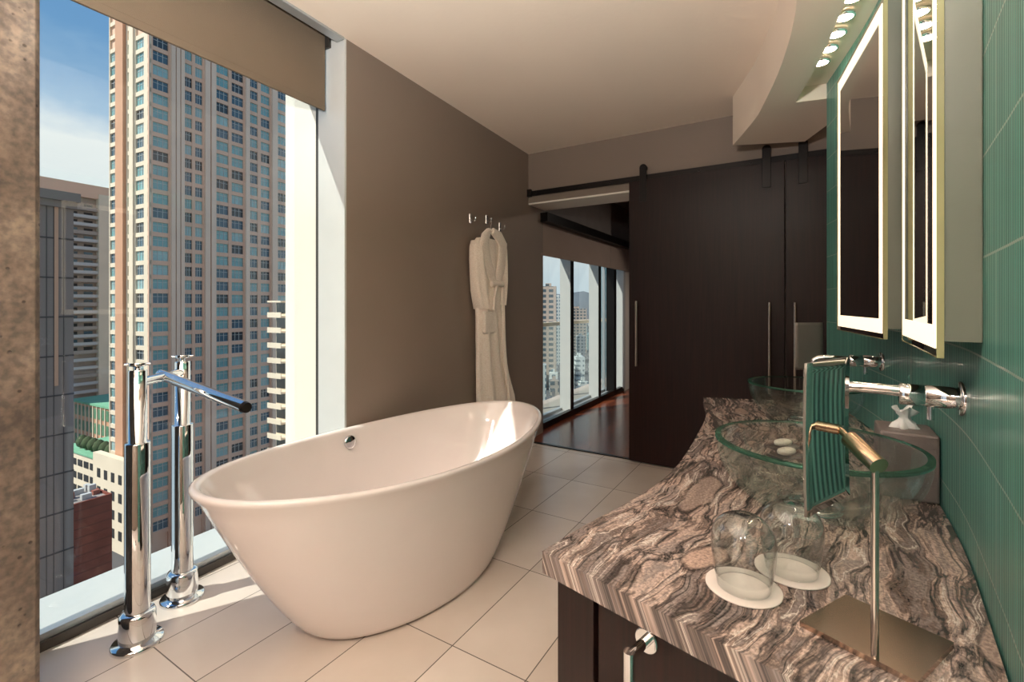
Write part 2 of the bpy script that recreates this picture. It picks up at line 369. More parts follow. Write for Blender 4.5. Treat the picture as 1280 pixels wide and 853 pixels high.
# ------------------------------------------------------------------ room constants
ZC = 2.73                      # ceiling
NW = 1.99                     # left wall plane
AJ = 1.82                      # window jamb
NG = 2.42                      # glass line
MW = 3.93                      # sliding-door wall plane
ME = 4.27
def meet(A, a, B, b):          # A.p=a, B.p=b
    det = A.x*B.y-A.y*B.x; return Vector(((a*B.y-b*A.y)/det, (A.x*b-B.x*a)/det))
cornL = meet(N, NW, M, MW); eL = cornL.dot(E)
# tiled wall line
WP = [(.14, -.03), (.36, .25), (.615, .571), (.707, .686), (.926, .969), (1.109, 1.244), (1.262, 1.5), (1.40, 1.8), (1.485, 2.0), (1.56, 2.2), (1.63, 2.4), (1.672, 2.52)]
def catmull(P, n=6):
    P = [Vector(p) for p in P]; out = []
    for i in range(len(P)-1):
        p0 = P[max(i-1, 0)]; p1 = P[i]; p2 = P[i+1]; p3 = P[min(i+2, len(P)-1)]
        for k in range(n):
            t = k/n; out.append(.5*((2*p1)+(-p0+p2)*t+(2*p0-5*p1+4*p2-p3)*t*t+(-p0+3*p1-3*p2+p3)*t**3))
    out.append(P[-1]); return out
WL = catmull(WP)
WS = [0]
for i in range(1, len(WL)): WS.append(WS[-1]+(WL[i]-WL[i-1]).length)
def wall_near(p):              # nearest point, tangent, inward normal, arc length
    p = Vector(p); best = None
    for i in range(len(WL)-1):
        a, b = WL[i], WL[i+1]; ab = b-a; t = max(0, min(1, (p-a).dot(ab)/ab.length_squared)); q = a+ab*t; d = (p-q).length
        if best is None or d < best[0]: best = (d, q, ab.normalized(), WS[i]+t*ab.length)
    d, q, t, s = best; return q, t, Vector((-t.y, t.x)), s
def wall_off(off, i0=0, i1=None):
    out = []
    pts = WL[i0:i1]
    for i, p in enumerate(pts):
        t = (pts[min(i+1, len(pts)-1)]-pts[max(i-1, 0)]).normalized(); out.append(p+Vector((-t.y, t.x))*off)
    return out
def wall_at_u(u):
    r = ray_r(u)
    for i in range(len(WL)-1, 0, -1):
        a, b = WL[i-1], WL[i]; fa = a.x-r*a.y; fb = b.x-r*b.y
        if fa*fb <= 0: return a+(b-a)*(fa/(fa-fb))
    return WL[0]
# ------------------------------------------------------------------ shell
mb = MB(); back = -1.7
fl = [(-2.6, back), (.9, back), (3.2, 1.0), (3.2, 2.6)]
q0 = P2(-2.2, NG+.02); q1 = P2(AJ+.06, NG+.02); q2 = P2(AJ+.06, NW+.1)
cr = E*3.2+M*MW; cl = E*(eL-.05)+M*MW
pl = [q0, (q0.x, back), (3.6, back), cr, cl, q2, q1]
mb.prism([tuple(p) for p in pl], -.12, 0); struct('floor', mb, 'floor_tile')
# bedroom floor
bp = E*(eL-.6)+M*MW
w0 = Vector((.937, 5.98))      # on the bedroom glazing line
nb = w0.dot(NB)
b1 = meet(NB, nb+.02, M, MW+.001); b2 = DB*9.6+NB*(nb+.02)
b2 = DB*(w0.dot(DB)+3.4)+NB*(nb+.02); b3 = b2+E*6; b4 = E*4.6+M*(MW+.001)
mb = MB().prism([tuple(p) for p in (b1, b4, b3, b2)], -.12, .004); struct('floor_bedroom', mb, 'wood_floor')
mb = MB().box(eL-.02, 3.2, MW-.03, MW+.0, 0, .008, 'black_steel', E, M); struct('trim_1', mb)
# bathroom ceiling
ce = [P2(-2.6, NW-.001), cornL+Vector((0, 0)), E*3.2+M*MW, (3.6, back), (P2(-2.6, NW).x, back)]
ce[0] = P2(-2.2, NW-.001)
mb = MB().prism([tuple(p) for p in (P2(-2.2, NW), cornL, E*3.2+M*MW, (3.6, back), (P2(-2.2, NW).x, back))], ZC, ZC+.15)
struct('ceiling', mb, 'ceiling_paint')
mb = MB(); mb.box(-2.2, 4.4, NW-.0, 2.5, 2.86, 3.05, 'white_paint', D, N); mb.box(-2.2, AJ+.1, NW-.02, NW+.0, ZC+.001, 2.86, 'white_paint', D, N)
struct('ceiling_pocket', mb)
mb = MB().box(-.4, AJ-.005, NW-.004, NW+.055, ZC-.012, ZC+.03, 'alu', D, N); struct('trim_2', mb, bevel=.003)
# left wall + jamb
aE = 4.39
mb = MB().box(AJ+.012, aE, NW, NW+.22, 0, ZC+.12, 'taupe', D, N); struct('wall_left', mb)
mb = MB(); mb.box(AJ, AJ+.012, NW+.001, NW+.205, 0, 2.86, 'jamb_white', D, N); mb.box(AJ, AJ+.07, NW+.205, NW+.225, 0, 2.86, 'alu_dark', D, N)
mb.box(AJ+.07, AJ+.09, NW+.225, 2.31, 0, 2.86, 'alu_dark', D, N); mb.box(AJ+.07, AJ+.12, 2.295, NG+.06, 0, 2.86, 'alu', D, N)
mb.box(AJ+.02, aE, NW+.221, 2.5, 0, 2.86, 'white_paint', D, N)
struct('trim_3', mb)
# column and solid wall towards the back
cp = [(-2.2, 1.985), (.597, 1.985), (.612, 2.0), (.612, 2.46), (-2.2, 2.46)]
mb = MB().prism([tuple(P2(a, n)) for a, n in cp], -.1, 2.9); struct('column', mb, 'concrete', bevel=.002)
# back / header wall with opening
eR = (on_line(815, E, M, MW)).dot(E)
mb = MB(); mb.box(eL-.02, 4.6, MW, ME, 2.265, 2.9, 'taupe', E, M); mb.box(eR, 4.6, MW, ME, 0, 2.265, 'taupe', E, M)
struct('wall_back', mb)
mb = MB().box(eL-.0, eR, MW+.004, ME-.004, 2.25, 2.265, 'white_paint', E, M); struct('trim_4', mb)
# walls out of the frame (behind and right of the camera)
mb = MB().box(-2.6, 3.6, back-.1, back, 0, ZC, 'taupe'); struct('wall_rear', mb)
mb = MB().box(3.4, 3.5, back, 3.0, 0, ZC, 'taupe'); struct('wall_right', mb)
# ------------------------------------------------------------------ green tiled wall
wi = wall_off(0); wo = wall_off(-.12)
mb = MB(); nW = len(wi)
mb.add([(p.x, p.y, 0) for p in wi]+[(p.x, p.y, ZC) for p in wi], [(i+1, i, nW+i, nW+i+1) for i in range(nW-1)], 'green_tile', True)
mb.add([(p.x, p.y, 0) for p in wo]+[(p.x, p.y, ZC) for p in wo], [(i, i+1, nW+i+1, nW+i) for i in range(nW-1)], 'taupe', True)
for i in (0, nW-1):
    mb.add([(wi[i].x, wi[i].y, 0), (wo[i].x, wo[i].y, 0), (wo[i].x, wo[i].y, ZC), (wi[i].x, wi[i].y, ZC)], [(0, 1, 2, 3) if i else (3, 2, 1, 0)], 'taupe')
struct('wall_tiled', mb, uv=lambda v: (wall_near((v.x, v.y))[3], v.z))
# ------------------------------------------------------------------ curved ceiling soffit with light cove
SF = catmull([(.05, .55), (.42, .92), (.75, 1.28), (1.023, 1.704), (1.22, 2.14), (1.37, 2.58), (1.44, 2.83), (1.518, 3.262)], 5)
ZS = 2.395
cove = wall_off(.145, 8); cove_end = wall_off(.0, 8)
iE = len(cove)-1
outer = wall_off(-.10, 6)
z1 = ZC
mb = MB()
n = len(SF)
mb.add([(p.x, p.y, ZS) for p in SF]+[(p.x, p.y, z1) for p in SF], [(i, i+1, n+i+1, n+i) for i in range(n-1)][::1], None, True)
endp = [SF[-1], Vector((1.965, 3.183)), Vector((1.88, 2.62))]
for a, b in zip(endp[:-1], endp[1:]): mb.add([(a.x, a.y, ZS), (b.x, b.y, ZS), (b.x, b.y, z1), (a.x, a.y, z1)], [(0, 1, 2, 3)])
# underside: strip between soffit front and cove edge, then the end beyond the cove
def resample(P, k):
    L = [0]
    for i in range(1, len(P)): L.append(L[-1]+(P[i]-P[i-1]).length)
    out = []
    for j in range(k):
        t = L[-1]*j/(k-1); i = 1
        while i < len(P)-1 and L[i] < t: i += 1
        f = (t-L[i-1])/max(1e-9, L[i]-L[i-1]); out.append(P[i-1].lerp(P[i], min(1, f)))
    return out
cut = min(range(n), key=lambda i: (SF[i]-Vector((1.40, 2.66))).length)
A_ = resample(SF[:cut+1], 40); B_ = resample(cove, 40)
mb.add([(p.x, p.y, ZS) for p in A_]+[(p.x, p.y, ZS) for p in B_], [(i, 40+i, 40+i+1, i+1) for i in range(39)])
tail = SF[cut:]+endp[1:]+[wo[-1], wi[-1], cove[-1]]
mb.add([(p.x, p.y, ZS) for p in tail], [tuple(reversed(range(len(tail))))])
# cove recess: inner side, top, end face
ZT = 2.475
k = len(cove)
mb.add([(p.x, p.y, ZS) for p in cove]+[(p.x, p.y, ZT) for p in cove], [(i, k+i, k+i+1, i+1) for i in range(k-1)], None, True)
mb.add([(p.x, p.y, ZT) for p in cove]+[(p.x, p.y, ZT) for p in cove_end], [(i, k+i, k+i+1, i+1) for i in range(k-1)])
a, b = cove[-1], cove_end[-1]; mb.add([(a.x, a.y, ZS), (b.x, b.y, ZS), (b.x, b.y, ZT), (a.x, a.y, ZT)], [(0, 1, 2, 3)])
so = struct('ceiling_soffit', mb, 'ceiling_paint')
mid = wall_off(.10)
def mid_at(y):
    for i in range(len(mid)-1):
        if mid[i].y <= y <= mid[i+1].y: return mid[i].lerp(mid[i+1], (y-mid[i].y)/(mid[i+1].y-mid[i].y))
pk = None
for j, y in enumerate((2.27, 2.15, 2.03, 1.91, 1.79, 1.67, 1.5, 1.3)):
    p = mid_at(y)
    if pk is None:
        pk = thing('recessed_downlight', 'small round warm downlight in the curved cove above the mirrors', 'light', (p.x, p.y, ZT-.02), 'downlights in the curved cove')
        o_ = Vector((p.x, p.y, ZT-.02))
        obj('trim_ring', MB().lathe([(.030, .0), (.037, .0), (.037, .018), (.030, .018)], o_, 'chrome', 32, cap0=False, cap1=False), None, pk)
        obj('lens', MB().lathe([(.030, .002), (.030, .016)], o_, 'puck', 32), None, pk)
    else: dup(pk, (p.x, p.y, ZT-.02))
# ------------------------------------------------------------------ window
wr = struct_root('window_1', (*P2(1.2, NG), 0))
mb = MB(); mb.box(.612, AJ+.09, 2.385, 2.40, 0, .035, 'alu_dark', D, N); mb.box(.612, AJ+.09, 2.40, 2.44, -.02, .06, 'alu', D, N)
mb.box(.612, AJ+.09, 2.44, 2.47, -.02, .045, 'alu_dark', D, N); mb.box(.612, AJ+.09, 2.47, 2.76, -.1, .03, 'jamb_white', D, N)
mb.box(.612, AJ+.09, 2.40, 2.46, 2.80, 2.86, 'alu', D, N)
obj('window_frame', mb, None, wr)
obj('glass_pane', MB().box(.615, AJ+.075, 2.416, 2.424, .058, 2.80, 'pane', D, N), None, wr)
# roller blind
ns = 2.12
bl = thing('roller_blind', 'brown fabric roller blind partly lowered over the tall bathroom window', 'blind', (*P2(1.2, ns), 2.36))
mb = MB(); mb.box(-.3, AJ-.02, ns-.0015, ns+.0015, 2.365, 2.80, 'blind', D, N)
obj('blind_fabric', mb, None, bl)
obj('bottom_bar', MB().box(-.3, AJ-.022, ns-.007, ns+.007, 2.355, 2.39, 'blind', D, N), None, bl, bevel=.003)
a, b = P2(-.3, ns+.03), P2(AJ-.015, ns+.03); obj('roller', MB().tube([(a.x, a.y, 2.81), (b.x, b.y, 2.81)], .028, 'alu'), None, bl)
obj('bracket', MB().box(AJ-.016, AJ-.002, ns-.03, ns+.06, 2.70, 2.85, 'alu_dark', D, N), None, bl, bevel=.003)

# ------------------------------------------------------------------ bathtub
TC = Vector((-.492, 2.286)); TH = .943; TX = Vector((math.cos(TH), math.sin(TH))); TY = Vector((-TX.y, TX.x))
def tub_ring(a, b, zf, n=96, pw=2.0):
    out = []
    for k in range(n):
        t = 2*PI*k/n; c, s = math.cos(t), math.sin(t)
        cs = math.copysign(abs(c)**(2/pw), c); ss = math.copysign(abs(s)**(2/pw), s)
        q = TC+TX*(a*cs)+TY*(b*ss); out.append((q.x, q.y, zf(cs)))
    return out
zr = lambda c: .644+.038*c*c
rings = []
for t in [0, .008, .02, .05, .1, .16, .24, .32, .4, .5, .6, .7, .8, .88, .94]:
    f = (t**.80); a = .512+(.917-.512)*f; b = .310+(.464-.310)*f
    if t < .02: a -= .010*(1-t/.02); b -= .010*(1-t/.02)
    rings.append(tub_ring(a, b, lambda c, t=t: t*zr(c)*.985+.002))
for (da, dz) in [(.000, -.022), (.004, -.012), (.003, -.004), (-.004, .0), (-.014, .001), (-.024, -.003), (-.031, -.012), (-.036, -.03)]:
    rings.append(tub_ring(.919+da, .467+da, lambda c, dz=dz: zr(c)+dz))
for t in [.92, .82, .7, .58, .46, .36, .28, .22, .18, .155]:
    f = ((t-.15)/.85)**.55; a = .50+(.882-.50)*f; b = .26+(.431-.26)*f
    rings.append(tub_ring(a, b, lambda c, t=t: t*zr(c)))
rings.append(tub_ring(.40, .19, lambda c: .088)); rings.append(tub_ring(.2, .1, lambda c: .083))
tub = thing('bathtub', 'white oval freestanding bathtub with flared sides on the tiled floor', 'bathtub', (TC.x, TC.y, 0))
tmb = MB().loft(rings, 'enamel'); obj('tub_shell', tmb, None, tub)
bvh = BVHTree.FromPolygons(tmb.v, tmb.f)
def cast(u, v):
    d = Vector(((u-U0)/F, 1, -(v-V0)/F)).normalized(); hit = bvh.ray_cast(Vector((0, 0, H)), d); return hit[0], hit[1]
p, nn = cast(436.5, 553); nn = nn if nn.dot(-p) > 0 else -nn
rq = nn.to_track_quat('Z', 'Y').to_matrix()
obj('overflow_cap', MB().lathe([(.024, -.004), (.034, .0), (.036, .008), (.033, .014), (.026, .016), (.0015, .017)], p, 'chrome', 40, rot=rq), None, tub)
obj('drain', MB().lathe([(.03, 0), (.03, .006), (.02, .009), (.001, .009)], (TC.x, TC.y, .084), 'chrome', 32), None, tub)
# ------------------------------------------------------------------ tub filler
fp, rp = Vector((-1.438, 1.822)), Vector((-1.459, 2.10))
tf = thing('tub_filler', 'chrome floor-standing bath filler with twin posts and angled spout beside the tub', 'faucet', (-1.448, 1.96, 0))
for q in (fp, rp):
    o_ = (q.x, q.y, 0)
    po = obj('post', MB().lathe([(.041, .10), (.041, .768), (.039, .772), (.030, .773), (.030, 1.045), (.027, 1.05)], o_, 'chrome', 48), None, tf)
    obj('floor_flange', MB().lathe([(.084, 0), (.084, .010), (.080, .016), (.058, .019), (.058, .02)], o_, 'chrome', 56), None, po)
    obj('collar', MB().lathe([(.056, .018), (.060, .03), (.058, .115), (.054, .125), (.042, .128)], o_, 'chrome', 48), None, po)
    hv = obj('valve_handle', MB().lathe([(.010, 1.048), (.010, 1.062), (.026, 1.064), (.028, 1.068), (.028, 1.074), (.026, 1.077)], o_, 'chrome', 40), None, po)
    obj('lever', MB().tube([(q.x-.035, q.y-.02, 1.071), (q.x+.035, q.y+.02, 1.071)], .0055, 'chrome', 14), None, hv)
obj('crossbar', MB().tube([(fp.x, fp.y, 1.00), (rp.x, rp.y, 1.00)], .019, 'chrome', 28), None, tf)
st = fp.lerp(rp, .62); tip = Vector((-.985, 1.76, .918))
sp0 = Vector((st.x-.03, st.y+.005, 1.006)); dr = (tip-sp0).normalized()
mb = MB(); mb.tube([sp0, sp0+dr*.02, tip-dr*.01], [.021, .022, .022], 'chrome', 28)
obj('spout', mb, None, tf)
obj('spout_mouth', MB().tube([tip-dr*.012+Vector((0, 0, -.001)), tip+dr*.004], [.0224, .019], 'black_steel', 28), None, tf)

# ------------------------------------------------------------------ robe, hooks
def on_wall(u, v, n=NW):
    q = on_line(u, D, N, n); return q.dot(D), zat(v, q.y)
def wpt(a, n, z): q = P2(a, n); return Vector((q.x, q.y, z))
hk = []
for i, (u, v) in enumerate(((587.5, 270), (607.9, 275), (624.4, 282))):
    a, z = on_wall(u, v)
    lab = ['bare chrome wall hook left of the hanging bathrobe', 'chrome wall hook carrying the white bathrobe on its hanger', 'bare chrome wall hook right of the hanging bathrobe'][i]
    z = 1.955 if i != 1 else 1.985
    h = thing('robe_hook', lab, 'hook', tuple(wpt(a, NW, z)), 'robe hooks on the taupe wall')
    obj('back_plate', MB().box(a-.013, a+.013, NW-.006, NW, z-.035, z+.04, 'chrome', D, N), None, h, bevel=.003)
    obj('prong', MB().tube([wpt(a, NW-.004, z-.012), wpt(a, NW-.03, z-.022), wpt(a, NW-.048, z-.012), wpt(a, NW-.05, z+.012)], .006, 'chrome', 14), None, h)
    hk.append((a, z))
ha, hz = hk[1]; hn = NW-.043
ra0 = ha+.06
hg = thing('coat_hanger', 'black coat hanger holding the bathrobe on the middle hook', 'hanger', tuple(wpt(ha, hn, hz-.1)))
arc = [wpt(ha+.016*math.cos(t), hn, hz-.004+.016*math.sin(t)) for t in [PI*(-.1+.15*k) for k in range(9)]]
arc = [wpt(ha, hn, hz-.1), wpt(ha, hn, hz-.045), wpt(ha+.012, hn, hz-.028)]+arc[0:8]
obj('hanger_hook', MB().tube(arc, .0028, 'chrome', 10), None, hg)
obj('hanger_bar', MB().tube([wpt(ha-.2, hn-.03, hz-.165), wpt(ha-.1, hn-.03, hz-.11), wpt(ha, hn-.02, hz-.085), wpt(ha+.1, hn-.03, hz-.11), wpt(ha+.2, hn-.03, hz-.165)], [.008, .011, .013, .011, .008], 'hanger_black', 14), None, hg)
def rb(x, y):  # crop reading -> wall plane (a, z) at the robe's mid depth
    return on_wall(560+x/3.05, 240+y/3.05, NW-.07)
rows = [(182, 108, 196), (200, 96, 206), (220, 93, 211), (260, 94, 213), (300, 97, 212), (340, 99, 210), (380, 101, 205), (420, 107, 199), (445, 112, 196), (470, 113, 198), (510, 113, 205), (560, 113, 211), (610, 114, 214), (660, 114, 218), (700, 115, 224), (740, 115, 233), (790, 116, 246), (850, 116, 252), (930, 116, 256), (960, 118, 254)]
robe = thing('bathrobe', 'white terry bathrobe with shawl collar hanging on the taupe wall', 'bathrobe', tuple(wpt(ra0, NW-.07, .6)))
def robe_loft(rows, depth, n0, folds, amp, seed, sleeve=False):
    rings = []; K = 72
    for i, (y, x0, x1) in enumerate(rows):
        a0, z0 = rb(x0, y); a1, z1 = rb(x1, y); z = (z0+z1)/2; c = (a0+a1)/2; w = (a1-a0)/2; ring = []
        zc = rb((x0+x1)/2, y)[1]
        g = i/(len(rows)-1)
        for k in range(K):
            t = 2*PI*k/K; cs, sn = math.cos(t), math.sin(t)
            sx = math.copysign(abs(cs)**.8, cs)
            dd = depth*(.85+.25*g)*math.copysign(abs(sn)**.7, sn)
            rip = 1+amp*(g**.5)*math.sin(folds*sx*PI+seed+1.2*math.sin(3*g+seed))*(1 if sn < 0 else .3)
            ring.append(wpt(c+w*sx, n0+dd*rip, zc))
        rings.append(ring)
    return MB().loft(rings, 'terry')
body_rows = [(y, x0+(8 if y < 440 else 0), x1-(6 if y < 430 else 0)) for y, x0, x1 in rows]
obj('robe_body', robe_loft(body_rows, .052, NW-.066, 3.2, .45, .6), None, robe)
obj('sleeve', robe_loft([(186, 100, 124), (210, 93, 128), (260, 92, 130), (320, 95, 132), (380, 100, 134), (430, 110, 138), (447, 114, 140)], .058, NW-.072, 1.6, .22, 2.0), None, robe)
obj('sleeve', robe_loft([(186, 186, 203), (220, 184, 213), (280, 186, 215), (340, 186, 212), (390, 182, 205), (432, 176, 198)], .058, NW-.072, 1.6, .22, .5), None, robe)
def strip(pts, w0, dep, n0, name):       # soft padded band laid along crop points on the robe front
    ws = w0 if isinstance(w0, list) else [w0]*len(pts); rings = []
    for i, (x, y) in enumerate(pts):
        a, z = rb(x, y); x2, y2 = pts[min(i+1, len(pts)-1)]; x1, y1 = pts[max(i-1, 0)]
        A2, Z2 = rb(x2, y2); A1, Z1 = rb(x1, y1); t = Vector((A2-A1, Z2-Z1)).normalized(); nr = Vector((-t.y, t.x)); ring = []
        for k in range(16):
            th = 2*PI*k/16; off = ws[i]*math.cos(th); dn = dep*math.sin(th)
            ring.append(wpt(a+nr.x*off, n0+dn, z+nr.y*off))
        rings.append(ring)
    return obj(name, MB().loft(rings, 'terry'), None, robe)
nf = NW-.125
strip([(136, 152), (124, 176), (118, 200), (124, 240), (138, 290), (156, 340)], [.030, .055, .066, .066, .058, .042], .016, nf+.012, 'collar')
strip([(150, 152), (176, 176), (190, 205), (188, 250), (180, 300), (168, 345)], [.030, .055, .066, .066, .058, .042], .016, nf+.008, 'collar')
strip([(134, 153), (142, 147), (150, 153)], .016, .022, NW-.10, 'collar')
strip([(140, 352), (162, 350), (184, 354)], .022, .016, nf-.008, 'belt')
strip([(160, 352), (150, 400), (146, 450)], .012, .010, nf-.012, 'belt')
a0, z0 = rb(119, 455); a1, z1 = rb(164, 538)
obj('pocket', MB().box(a0, a1, nf+.000, nf+.03, z1, z0, 'terry', D, N), None, robe, bevel=.012)
strip([(184, 350), (187, 450), (190, 560), (196, 660), (208, 760), (216, 850), (222, 930)], .018, .014, nf-.001, 'front_edge')

# ------------------------------------------------------------------ sliding doors + track
MD = MW-.052
tr = thing('door_track', 'black steel barn door rail along the wall above the dark sliding doors', 'rail', (*(E*2+M*(MW-.02)), 2.34))
obj('rail', MB().box(eL+.005, 3.15, MW-.035, MW-.022, 2.322, 2.368, 'black_steel', E, M), None, tr, bevel=.002)
for i in range(8):
    e = eL+.1+i*.36; q = E*e+M*(MW-.02)
    if i in (1, 3, 6): continue
    r3 = Matrix(((E.x, 0, M.x), (E.y, 0, M.y), (0, 1, 0)))
    obj('bolt', MB().lathe([(.012, -.022), (.012, .02)], (q.x, q.y, 2.345), 'black_steel', 16, rot=r3), None, tr)
obj('end_stop', MB().box(eL+.01, eL+.05, MW-.05, MW-.02, 2.315, 2.385, 'black_steel', E, M), None, tr, bevel=.003)
def e_at(u, m): return on_line(u, E, M, m).dot(E)
def door(name, u0, u1, hang, handle, hz0, hz1, lab):
    e0, e1 = e_at(u0, MD-.02), e_at(u1, MD-.02)
    d = struct_root(name, (*(E*((e0+e1)/2)+M*MD), 0))
    obj('door_panel', MB().box(e0+.002, e1-.002, MD-.02, MD+.02, .012, 2.318, 'dark_wood', E, M), None, d, bevel=.002)
    r3 = Matrix(((E.x, 0, M.x), (E.y, 0, M.y), (0, 1, 0)))
    for u in hang:
        e = e_at(u, MD-.026); q = E*e+M*MD
        h = obj('hanger_strap', MB().box(e-.028, e+.028, MD-.027, MD-.020, 2.14, 2.42, 'black_steel', E, M), None, d, bevel=.002)
        obj('wheel', MB().lathe([(.02, -.024), (.029, -.024), (.029, .010), (.02, .010)], (q.x, q.y, 2.418), 'black_steel', 32, rot=r3), None, h)
    for u in handle:
        e = e_at(u, MD-.06)
        q = E*e+M*(MD-.065); q2 = E*e+M*(MD-.018)
        h = obj('door_handle', MB().tube([(q.x, q.y, hz0), (q.x, q.y, hz1)], .011, 'nickel', 18), None, d)
        h['label'] = 'long vertical brushed nickel pull bar'
        for z in (hz0+.05, hz1-.05): obj('standoff', MB().tube([(q.x, q.y, z), (q2.x, q2.y, z)], .008, 'nickel', 14), None, h)
    return d
door('door_1', 786, 981, (803.5, 958), (795.5,), .80, 1.33, '')
door('door_2', 981.8, 1105, (1004, 1090), (), .80, 1.33, '')
# the two tall pulls at the meeting edge
for dn, u in (('door_1', 961.5), ('door_2', 993.5)):
    d = bpy.data.objects[dn]; q = on_line(u, E, M, MD-.065); q2 = q+M*.047
    z0, z1_ = zat(475, q.y)-.1, zat(378, q.y)
    h = obj('door_handle', MB().tube([(q.x, q.y, z0), (q.x, q.y, z1_)], .010, 'nickel', 18), None, d); h['label'] = 'long vertical brushed nickel pull bar'
    for z in (z0+.05, z1_-.05): obj('standoff', MB().tube([(q.x, q.y, z), (q2.x, q2.y, z)], .008, 'nickel', 14), None, h)

# ------------------------------------------------------------------ vanity
ZV = .80; CC = Vector((-2.36, 3.49)); RF = 3.506
FRP = catmull([(.06, .96), (.169, 1.079), (.347, 1.256), (.510, 1.468), (.716, 1.83), (.886, 2.164), (1.03, 2.556)], 6)
iw0 = min(range(nW), key=lambda i: (wi[i]-Vector((.545, .484))).length); iw1 = nW-3
def counter_poly(inset_f, inset_end, gap=.003):
    f = []
    for i, p in enumerate(FRP):
        t = (FRP[min(i+1, len(FRP)-1)]-FRP[max(i-1, 0)]).normalized(); f.append(p+Vector((t.y, -t.x))*inset_f)
    t0 = (FRP[1]-FRP[0]).normalized(); t1 = (FRP[-1]-FRP[-2]).normalized()
    w = wall_off(gap)[iw0:iw1]
    w = [q for q in w if (q-FRP[0]).dot(t0) > inset_end or q is w[-1]]
    rad = (FRP[0]-CC).normalized(); tn = Vector((-rad.y, rad.x))
    f = [q for q in f if (q-FRP[0]).dot(tn) > inset_end-1e-6]
    # near end follows the radial line through the front corner, moved in by inset_end
    base = FRP[0]+tn*inset_end
    fs = base+rad*inset_f; W = [q for q in wall_off(gap) if (q-base).dot(tn) > 0 and q.y < FRP[-1].y-.12]
    i0 = min(range(len(wall_off(gap))), key=lambda i: abs((wall_off(gap)[i]-base).dot(tn)))
    wa = wall_off(gap); k = max(i0, 1)
    for j in range(1, len(wa)):
        a, b = (wa[j-1]-base).dot(tn), (wa[j]-base).dot(tn)
        if a <= 0 < b: ws_ = wa[j-1].lerp(wa[j], a/(a-b)); break
    return [fs]+f[1:]+list(reversed(W))+[ws_]
def polar(v):
    q = Vector((v.x, v.y))-CC; return (math.atan2(q.y, q.x)*3.7, q.length-3.2+(v.z-ZV)*.45)
cpoly = counter_poly(0, 0)
mb = MB().prism([tuple(p) for p in cpoly], ZV-.042, ZV)
ct = obj('countertop', mb, 'granite', None, bevel=.003, uv=polar)
tag(ct, 'curved swirly brown and grey granite countertop on the dark vanity', 'countertop')
vc = thing('vanity_cabinet', 'dark wood curved vanity cabinet under the granite top', 'cabinet', (.7, 1.3, 0))
vp = counter_poly(.03, .03, .01)
obj('cabinet_body', MB().prism([tuple(p) for p in vp], .0, ZV-.043, 'dark_wood'), None, vc)
rad = (FRP[0]-CC).normalized(); tn = Vector((-rad.y, rad.x)); eb = FRP[0]+tn*.03      # near end plane: through eb, along rad, outward -tn
def ebox(r0, r1, t0, t1, z0, z1_, m): return MB().box(r0, r1, t0, t1, z0, z1_, m, rad, tn, (eb.x-0, eb.y-0, 0))
obj('corner_stile', ebox(.03, .118, -.016, .0, 0, ZV-.046, 'dark_wood'), None, vc, bevel=.002)
en = (vp[-1]-eb).dot(rad)
dr_ = obj('end_door', ebox(.126, en-.012, -.012, .0, .02, ZV-.05, 'dark_wood'), None, vc, bevel=.002)
def on_end(u, v, off=-.012):          # point on the near end panel
    nrm = -tn; c = (eb+tn*off); r = Vector((ray_r(u), 1)); y = c.dot(nrm)/r.dot(nrm); return Vector((r.x*y, y, zat(v, y)))
hp = on_end(809, 800); q3 = Vector((-tn.x, -tn.y, 0))
r3 = q3.to_track_quat('Z', 'Y').to_matrix()
hd = obj('paper_holder', MB().lathe([(.021, 0), (.021, .005), (.019, .006)], hp, 'chrome', 40, rot=r3), None, dr_); hd['label'] = 'chrome rosette and bent bar'
arm = [hp+q3*.0, hp+q3*.055, hp+q3*.062+Vector((0, 0, -.006)), hp+q3*.063+Vector((0, 0, -.045))]
mb = MB().tube(arm[:2], .0085, 'chrome', 24); mb.tube([arm[1]+q3*.0+Vector((0, 0, .008)), arm[1]+Vector((0, 0, -.05))], .0095, 'chrome', 24)
hm = obj('holder_bar', mb, None, None); hm.parent = vc; hm.location = Vector(hm.location)-vc.location
# basins
def basin(c, r, h, lab):
    b = thing('vessel_sink', lab, 'sink', (c[0], c[1], ZV), 'glass vessel sinks on the counter')
    o_ = (c[0], c[1], ZV+.004); prof = []
    K = 18
    for k in range(K+1):
        t = k/K; prof.append((.055+(r-.055)*math.sin(t*PI/2)**.85 if t else .055, h*(1-math.cos(t*PI/2))**1.05*.985))
    prof += [(r+.001, h-.002), (r-.003, h), (r-.010, h), (r-.014, h-.003)]
    for k in range(K, -1, -1):
        t = k/K; prof.append((.05+(r-.014-.05)*math.sin(t*PI/2)**.85 if t else .05, .014+(h-.018)*(1-math.cos(t*PI/2))**1.05*.97))
    obj('bowl', MB().lathe(prof, o_, 'bowl_glass', 72), None, b)
    obj('rim', MB().lathe([(r+.0016, h-.006), (r+.0018, h+.001), (r-.002, h+.0016), (r-.012, h+.0016)], o_, 'bowl_rim', 72, cap0=False, cap1=False), None, b)
    obj('drain', MB().lathe([(.030, .0146), (.030, .018), (.022, .020), (.001, .020)], o_, 'chrome', 32), None, b)
    obj('mounting_ring', MB().lathe([(.062, -.004), (.062, .006), (.055, .008), (.05, .008), (.05, -.004)], o_, 'chrome', 40), None, b)
    return b
basin((.742, 1.165), .222, .158, 'large clear green glass vessel sink nearest the camera')
basin((1.25, 2.03), .215, .158, 'clear glass vessel sink at the far end of the counter')
